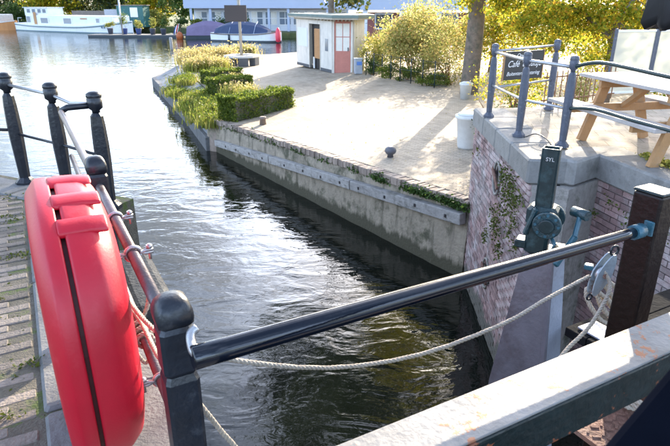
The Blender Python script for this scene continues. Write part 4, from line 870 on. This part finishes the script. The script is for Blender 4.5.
# ================================================================== TREES
def tree(label, base, ht, r0, blobs, n_, size, m, name='tree', group=None, limbs=True, lean=(0, 0), cl=22, sp_=.2):
    t = thing(name, label, 'tree', base, 0, group); B = Vector(base)
    top = Vector((lean[0], lean[1], ht)); pth = [Vector((0, 0, -.1)), Vector((0, 0, .25)), top * .4 + Vector((random.gauss(0, .05), 0, 0)), top * .75, top]
    mb = MB(); mb.tube(spline(pth, 20), [r0 * (1.35 if i == 0 else (1.12 if i < 3 else 1 - .42 * i / 20)) for i in range(len(spline(pth, 20)))], 12)
    if limbs:
        for c, r_, f in blobs:
            c = Vector(c) - B; s_ = top * random.uniform(.7, 1.0); mid = s_.lerp(c, .5) + Vector((random.gauss(0, .3), random.gauss(0, .3), .3)); pp = spline([s_, mid, c], 10)
            mb.tube(pp, [r0 * .42 * (1 - .8 * i / (len(pp) - 1)) for i in range(len(pp))], 7)
            for _ in range(9):
                e_ = c + Vector((random.gauss(0, r_[0] * .5), random.gauss(0, r_[1] * .5), random.gauss(0, r_[2] * .5))); mb.tube([mid.lerp(c, .6), (mid + e_) / 2, e_], [r0 * .12, r0 * .08, r0 * .02], 5)
    mb.build('trunk', 'bark', t)
    obj('crown', leaf_mesh('crown', np.concatenate([blob_pts(Vector(c) - B, r_, int(n_ * f), cl, sp_) for c, r_, f in blobs]), size, m), t)
tree('big autumn tree with thick trunk behind the brick wall', (4.85, 20.6, P), 6.0, .36, [((7.6, 22.0, 6.5), (3.4, 3.2, 2.4), 1), ((4.0, 23.0, 7.6), (3.2, 3.0, 2.4), 1), ((10.5, 23.0, 4.6), (2.8, 2.0, 1.6), .8), ((5.0, 19.9, 1.9), (1.2, .5, .75), .16)], 8000, .12, 'leaf_autumn', cl=36, sp_=.15)
tree('yellow green tree filling the view above the cafe sign', (8.3, 17.5, P), 2.6, .2, [((7.6, 18.0, 1.0), (2.1, 1.0, 1.3), 1.1), ((10.0, 17.6, 1.2), (2.4, 1.1, 1.5), 1.1), ((8.6, 18.4, 2.7), (2.8, 1.2, 1.0), .6), ((6.6, 19.6, 1.6), (1.5, .8, .9), .6), ((9.2, 16.6, -.3), (1.9, .8, .7), .5)], 8500, .095, 'leaf_autumn', cl=46, sp_=.12)
tree('tall golden bush behind the big tree trunk', (7.4, 27.5, P), 1.6, .12, [((7.2, 27.5, .2), (1.6, 1.2, 1.5), .8), ((8.8, 27.0, .6), (2.0, 1.2, 1.8), 1), ((7.6, 28.0, 2.2), (2.4, 1.2, 1.2), .7)], 5500, .11, 'leaf_autumn', cl=40, sp_=.14)
tree('green yellow tree behind the frosted wind screens', (13.0, 25.0, P), 2.4, .16, [((11.4, 25.2, .3), (2.0, 1.2, 1.7), 1), ((13.8, 24.6, .6), (2.2, 1.2, 1.9), 1), ((12.4, 25.8, 2.6), (3.0, 1.4, 1.4), .9), ((16.2, 24.0, 1.0), (2.0, 1.2, 2.0), .8)], 5500, .11, 'leaf_autumn', cl=40, sp_=.14)
tree('yellow leaved tree rising behind the kiosk roof', (-.3, 33.6, P), 9.5, .2, [((-1.2, 31.5, 16.0), (4.2, 4.0, 3.8), 1), ((3.2, 30.0, 15.0), (4.0, 4.0, 3.8), 1), ((.5, 27.5, 18.0), (4.4, 4.0, 4.0), 1), ((.6, 34.0, 2.6), (1.6, 1.0, 1.4), .12)], 9000, .26, 'leaf_dark')
# ================================================================== FAR SHORE
far_l = []
for i, (x, y, r_, zc, m, lab) in enumerate(((-66, 124, 6, 3.5, 'leaf_dark', 'dark leafy tree above the orange boat at far left'), (-56, 120, 5, 3.0, 'leaf_autumn', 'yellow green tree behind the white barge wheelhouse'), (-48, 121, 5.5, 4.0, 'leaf_dark', 'dark tree behind the middle of white barge'), (-40.5, 116, 5.0, 3.6, 'leaf_dark', 'very dark round tree left of the green shed'), (-33, 113, 4.2, 3.2, 'leaf_autumn', 'yellow tree behind the green shed'), (-25, 107, 4.5, 3.4, 'leaf_green', 'green tree between shed and blue roofed houseboat'), (-60, 113.5, 2.6, -.2, 'leaf_green', 'round green bush behind the orange boat'), (-31, 104, 1.5, -.9, 'leaf_yellowgreen', 'pale bush beside the green shed'))):
    tree(lab, (x, y, -2.25), max(1.2, zc), .25, [((x, y, zc), (r_, r_ * .8, r_ * .85), 1), ((x + r_ * .6, y - 1, zc - r_ * .35), (r_ * .7, r_ * .6, r_ * .6), .5), ((x - r_ * .6, y - 1, zc - r_ * .4), (r_ * .7, r_ * .6, r_ * .6), .5)], 2600, .5 if r_ > 3 else .3, m, group='trees on the far shore', limbs=r_ > 3)
# hull helper: local x along the boat, bow at +x
def hull_mb(L_, Bm, h0, hb, hs, stern=.7, n_=18, depth=.5):
    rings = []
    for i in range(n_ + 1):
        t = i / n_; x = -L_ / 2 + L_ * t
        wdt = Bm / 2 * (stern + (1 - stern) * min(1, t / .25)) if t < .25 else (Bm / 2 if t < .7 else Bm / 2 * max(.03, math.sqrt(max(0, 1 - ((t - .7) / .3) ** 2.2))))
        top = h0 + (hb - h0) * max(0, (t - .55) / .45) ** 2 + (hs - h0) * max(0, (.3 - t) / .3) ** 2
        rings.append([Vector((x, -wdt * .82, -depth)), Vector((x, -wdt * .96, 0)), Vector((x, -wdt, top)), Vector((x, wdt, top)), Vector((x, wdt * .96, 0)), Vector((x, wdt * .82, -depth))])
    return MB().loft(rings, smooth=False), rings
def strip(rings, z_from_top, hh, proud):
    mb = MB(); rs = []
    for r_ in rings:
        top = r_[2]; s = 1
        rs.append([Vector((top.x, top.y - proud, top.z - z_from_top)), Vector((top.x, top.y - proud, top.z - z_from_top - hh)), Vector((top.x, top.y + .05, top.z - z_from_top - hh)), Vector((top.x, top.y + .05, top.z - z_from_top))])
    return mb.loft(rs)
def pane(parent, x, y, z, w_, h_, m='window_glass', fm='white_paint', nm='window'):
    f = MB().box((x, y, z), (w_, .06, h_)).build(nm, fm, parent); MB().box((x, y - .035, z), (w_ * .8, .02, h_ * .78)).build('pane', m, f); return f
bx = Vector((-43.3, 98.6, W)); bd = Vector((24.0, -13.6, 0)); ba = math.atan2(bd.y, bd.x)
bg = thing('houseboat_barge', 'long white houseboat barge with wheelhouse moored on far shore', 'boat', bx, ba)
hm, rg = hull_mb(27.5, 4.6, 1.05, 1.95, 1.3); hm.build('hull', 'hull_white', bg); strip(rg, .18, .16, .05).build('rubbing_strake', 'trim_teal', bg); strip([[Vector((v.x, v.y, min(v.z, .42))) for v in r_] for r_ in rg], .25, .25, .015).build('waterline', 'trim_teal', bg)
bevel(MB().box((.8, 0, 1.75), (21.0, 3.6, 1.7)).build('cabin', 'hull_white', bg), .12)
bevel(MB().box((-7.4, 0, 3.1), (6.2, 3.0, 1.3)).build('wheelhouse', 'hull_white', bg), .08); MB().box((-7.4, 0, 3.79), (6.6, 3.3, .08)).build('wheelhouse_roof', 'hull_white', bg)
for x in (-9.3, -7.9, -6.4, -5.1): pane(bg, x, -1.52, 3.25, 1.05, .75)
for x in (-11.0 + 3.0, -5.6 + 1.5, 1.6, 2.0): pass
for x in (-5.0, .9): pane(bg, x, -1.83, 1.75, 2.3, 1.05)
pane(bg, -9.2, -1.83, 1.9, 1.2, 1.2); pane(bg, 8.2, -1.83, 1.9, .9, .8)
MB().box((-7.4, -1.84, 2.1), (.7, .06, 1.9)).build('door', 'shutter', bg); MB().box((4.9, -1.84, 2.15), (1.6, .03, .18)).build('name_board', 'shutter', bg)
for x in (9.5, 10.1): MB().tube([(x, -2.25, .95), (x, -2.33, .95)], .16, 10).build('porthole', 'trim_teal', bg)
MB().tube([(9.5, -1.2, 2.0), (11.6, -1.0, 2.5), (13.0, 0, 2.75), (11.6, 1.0, 2.5)], .04, 6).build('bow_rail', 'hull_white', bg); MB().tube([(-13.2, -1.2, 1.3), (-13.2, -1.2, 2.1), (-11.5, -1.6, 2.1)], .04, 6).build('stern_rail', 'hull_white', bg)
og = thing('wooden_boat', 'varnished orange hulled boat with cream cabin at far left', 'boat', (-62.5, 107.5, W), math.atan2(-4, 9))
hm, rg = hull_mb(13.5, 3.6, 1.2, 1.7, 1.3); hm.build('hull', 'hull_orange', og); strip(rg, .02, .18, .04).build('rubbing_strake', 'cabin_cream', og)
bevel(MB().box((1.0, 0, 1.9), (7.5, 2.8, 1.5)).build('cabin', 'cabin_cream', og), .15); bevel(MB().box((-2.8, 0, 3.0), (4.4, 2.8, 1.5)).build('wheelhouse', 'cabin_maroon', og), .1)
MB().box((-2.8, 0, 3.85), (4.8, 3.1, .18)).build('wheelhouse_roof', 'hull_dark', og)
for x in (-4.0, -2.8, -1.6): pane(og, x, -1.43, 3.3, .9, .6, fm='cabin_maroon')
for x in (.2, 1.6, 3.0): pane(og, x, -1.43, 2.1, .7, .55, fm='cabin_cream')
pb_ = thing('covered_boat', 'small moored boat under a purple grey tarpaulin', 'boat', (-17.1, 80.3, W), .08)
hm, rg = hull_mb(6.2, 2.2, .55, .75, .6); hm.build('hull', 'hull_dark', pb_); tp_ = []
for i in range(9):
    t = i / 8; x = -2.9 + 5.6 * t; h_ = .75 + .95 * math.sin(math.pi * (.12 + .80 * t)) + .25 * t; tp_.append([Vector((x, -1.18, .42)), Vector((x, -.6, .42 + h_ * .7)), Vector((x, 0, .42 + h_)), Vector((x, .6, .42 + h_ * .7)), Vector((x, 1.18, .42))])
MB().loft(tp_).build('tarpaulin', 'tarp_purple', pb_)
nb_ = thing('covered_boat', 'white sloop with a navy blue canvas cover', 'boat', (-10.9, 73.6, W), math.atan2(-5.8, 8.6) * .55)
hm, rg = hull_mb(9.2, 2.9, .95, 1.35, 1.05, .8); hm.build('hull', 'hull_white', nb_); strip(rg, .02, .14, .05).build('rubbing_strake', 'fence_wood', nb_); strip([[Vector((v.x, v.y, min(v.z, .3))) for v in r_] for r_ in rg], .1, .25, .012).build('waterline', 'hull_dark', nb_)
tp_ = []
for i in range(11):
    t = i / 10; x = -4.0 + 7.0 * t; h_ = .25 + 1.25 * max(0, math.sin(math.pi * min(1, .06 + .9 * t))) ** .6 * (1 - .15 * t); wd_ = 1.35 * (1 - max(0, t - .7) * 1.5); tp_.append([Vector((x, -wd_, .98)), Vector((x, -wd_ * .55, .98 + h_ * .75)), Vector((x, 0, .98 + h_)), Vector((x, wd_ * .55, .98 + h_ * .75)), Vector((x, wd_, .98))])
MB().loft(tp_).build('canvas_cover', 'tarp_navy', nb_)
for x in (-1.9, -.2, 1.5): MB().tube([(x, -1.36, 1.0), (x, -.74, 2.02 - .1), (x, 0, 2.36)], .03, 5).build('cover_seam', 'ark_blue', nb_)
MB().tube([(-1.8, -1.5, .9), (-1.8, -1.55, .2)], .12, 8).build('fender', 'hull_dark', nb_); MB().tube([(-.2, -1.5, .9), (-.2, -1.55, .2)], .12, 8).build('fender', 'hull_dark', nb_)
tag(MB().lathe([(0, .05), (.08, .26), (.5, .30), (1.3, .27), (1.6, .14), (1.7, .05)], (0, 0, 0), 12).build('boat_fender', 'fender_red'), 'tall red fender at the bow of white sloop', 'fender').location = (-6.85, 70.9, W + .05)
tag(MB().lathe([(-.2, .2), (0, .42), (.4, .5), (.75, .34), (.9, .08)], (0, 0, 0), 12).build('mooring_buoy', 'buoy_orange'), 'rusty orange mooring buoy left of the purple covered boat', 'buoy').location = (-20.9, 79.3, W)
fl = thing('flag', 'red white and blue flag on a leaning staff', 'flag', (-21.7, 79.8, W))
MB().tube([(.2, 0, 0), (.75, 0, 1.9)], .03, 6).build('staff', 'white_paint', fl)
for i, m in enumerate(('flag_red', 'flag_white', 'flag_blue')):
    vs = []
    for j in range(7):
        u_ = j / 6; x = .72 - .06 - u_ * .32 - i * .16; z = 1.85 - u_ * 1.05 - i * .12; vs += [(x, .06 * math.sin(u_ * 7), z), (x - .17, .06 * math.sin(u_ * 7 + .4), z - .10)]
    MB().add(vs, [(2 * j, 2 * j + 1, 2 * j + 3, 2 * j + 2) for j in range(6)], True).build('stripe', m, fl)
pn = thing('pontoon', 'low floating pontoon carrying potted plants on the far shore', 'pontoon', (-27.5, 83.6, W), -.06)
for i in range(12): MB().box((-6.6 + i * 1.15, 0, .28), (1.12, 2.6, .12)).build('plank', 'pontoon', pn)
MB().box((-.3, -1.2, .1), (13.6, .2, .3)).build('float', 'hull_dark', pn)
for i, (x, m, h_, pm, lab) in enumerate(((-32.0, 'leaf_yellowgreen', .5, 'pot', 'low potted plant at the bow of the white barge'), (-29.8, 'leaf_box', 1.2, 'pot_blue', 'tall potted bush in blue tubs beside the pontoon pole'), (-27.7, 'leaf_yellowgreen', .7, 'pot_blue', 'small plant in a dark blue pot on pontoon'), (-25.6, 'leaf_yellowgreen', .8, 'pot', 'pale potted bush near the flag'), (-24.0, 'leaf_green', .9, 'pot', 'dark green potted bush left of the flag'))):
    pp = thing('potted_plant', lab, 'plant', (x, 83.9 - (x + 30) * .2, W + .34), 0, 'potted plants on the pontoon')
    MB().lathe([(0, .30), (.75, .42), (.8, .44), (.82, .38)], (0, 0, 0), 12).build('pot', pm, pp)
    obj('foliage', leaf_mesh('foliage', blob_pts((0, 0, 1.0 + h_ * .6), (.55, .5, h_ * .7), 500, 8, .35), .16, m), pp)
pl_ = thing('mooring_pole', 'thin grey mooring pole beside the blue tubs', 'pole', (-29.9, 83.2, W)); MB().tube([(0, 0, -.5), (0, 0, 6.2)], .11, 8).build('shaft', 'galvanised', pl_); MB().lathe([(6.2, .13), (6.3, .04)], (0, 0, 0), 8).build('cap', 'galvanised', pl_)
for x, y, h_, lab in ((-14.0, 78.2, 1.9, 'grey mooring pile between the two covered boats'), (-13.0 - 3.9, 60.5, 1.2, 'short wooden stake standing in the water'), (-4.4, 71.5, 1.5, 'grey mooring pile left of the kiosk')):
    o = thing('mooring_pile', lab, 'pile', (x, y, W), 0, 'mooring piles'); MB().lathe([(-1, .17), (h_ - .05, .16), (h_, .1)], (0, 0, 0), 10).build('pile', 'fender_wood', o)
sh_ = thing('garden_shed', 'dark green shed with a white sheet on its wall', 'shed', (-34.2, 101.5, -2.25), -.12)
MB().box((0, 0, 1.7), (4.6, 2.6, 3.4)).build('wall', 'shed_green', sh_); MB().box((0, 0, 3.46), (4.9, 2.9, .12)).build('roof', 'fence_wood', sh_); MB().box((.7, -1.32, 2.35), (1.3, .03, 1.5)).build('white_sheet', 'white_paint', sh_)
MB().box((-3.6, .4, 1.4), (2.6, 2.0, 2.8)).build('side_wall', 'bin_grey', sh_)
fw = thing('board_fence', 'grey board fence on the far shore behind the white barge', 'fence', (-44.5, 109.5, -2.25), -.3)
for i in range(30): MB().box((-4.3 + i * .3, 0, 1.25 + random.uniform(-.03, .03)), (.28, .05, 2.5)).build('board', 'fence_wood', fw)
# blue roofed houseboat
hb = thing('floating_house', 'long white floating house with pale blue roof fascia', 'building', (-9.4, 86.5, -2.25), -.04)
LH = 23.0
MB().box((0, 1.6, 1.55), (LH - .6, 2.6, 3.1)).build('wall', 'ark_white', hb); MB().box((0, .9, 4.22), (LH + 1.2, 5.0, 2.2)).build('roof_fascia', 'ark_blue', hb)
for i in range(9):
    x = -LH / 2 + .3 + i * (LH - .6) / 8
    if i not in (3, 6): MB().box((x, -1.2, 1.55), (.34, .3, 3.1)).build('column', 'ark_blue', hb)
for i in range(11): 
    x = -LH / 2 + 1.4 + i * (LH - 2.6) / 10
    f = MB().box((x, .27, 1.75), (1.7, .08, 1.9)).build('window', 'white_paint', hb)
    for dx in (-.42, .42):
        for dz in (-.45, .45): MB().box((x + dx, .22, 1.75 + dz), (.74, .03, .80)).build('pane', 'window_glass' if (i * 3 + int(dx > 0)) % 4 else 'blind', f)
for i, (x, y, r_, m, lab) in enumerate(((-19.4, 82.8, .75, 'leaf_box', 'round topiary tree in front of the floating house'), (-15.2, 83.2, 1.25, 'leaf_green', 'broad green bush before the floating house'), (-13.0, 83.0, 1.05, 'leaf_green', 'green bush left of the brown sign board'), (-2.6, 79.8, 1.0, 'leaf_green', 'green bush on the far quay left of kiosk roof'), (-22.0, 84.3, .9, 'leaf_green', 'dark bush at the left end of floating house'))):
    s_ = thing('garden_bush', lab, 'bush', (x, y, -2.25), 0, 'bushes before the floating house'); MB().tube([(0, 0, -.4), (0, 0, 1.2)], .08, 6).build('stem', 'bark', s_)
    obj('foliage', leaf_mesh('foliage', blob_pts((0, 0, 1.3), (r_, r_ * .8, r_ * .75), 900, 10, .3), .2, m), s_)
h2 = thing('terrace_house', 'maroon walled house under the right end of pale blue fascia', 'building', (9.0, 66.0, -2.25), -.12)
MB().box((0, 1.4, 1.4), (13.5, 2.4, 2.8)).build('wall', 'ark_maroon', h2); MB().box((-.6, .9, 3.95), (16.0, 4.6, 1.7)).build('roof_fascia', 'ark_blue', h2)
for x in (-5.6, -1.6, 2.4, 5.9): MB().box((x, -1.0, 1.5), (.5, .4, 3.2)).build('column', 'ark_white', h2)
for x, m in ((-3.6, 'hull_dark'), (.4, 'ark_yellow'), (3.6, 'window_glass')):
    f = MB().box((x, .17, 1.9), (2.0, .08, 1.7)).build('window', 'ark_white', h2); MB().box((x, .12, 1.9), (1.7, .04, 1.4)).build('pane', m, f)

n_ = 900; fx_ = RNG.random(n_) * 12 - 4; fy_ = 9.5 + RNG.random(n_) ** 1.3 * 18; keep = (fx_ > 2.6 - (fy_ - 8.7) * .672) & (fx_ < 5); fx_, fy_ = fx_[keep], fy_[keep]
tag(obj('fallen_leaves', leaf_mesh('fallen_leaves', np.stack([fx_, fy_, np.array([zp(x) for x in fx_]) + .012], 1), .035, 'leaf_straw', .9)), 'fallen yellow leaves scattered over the sunlit plaza', 'leaves', kind='stuff')
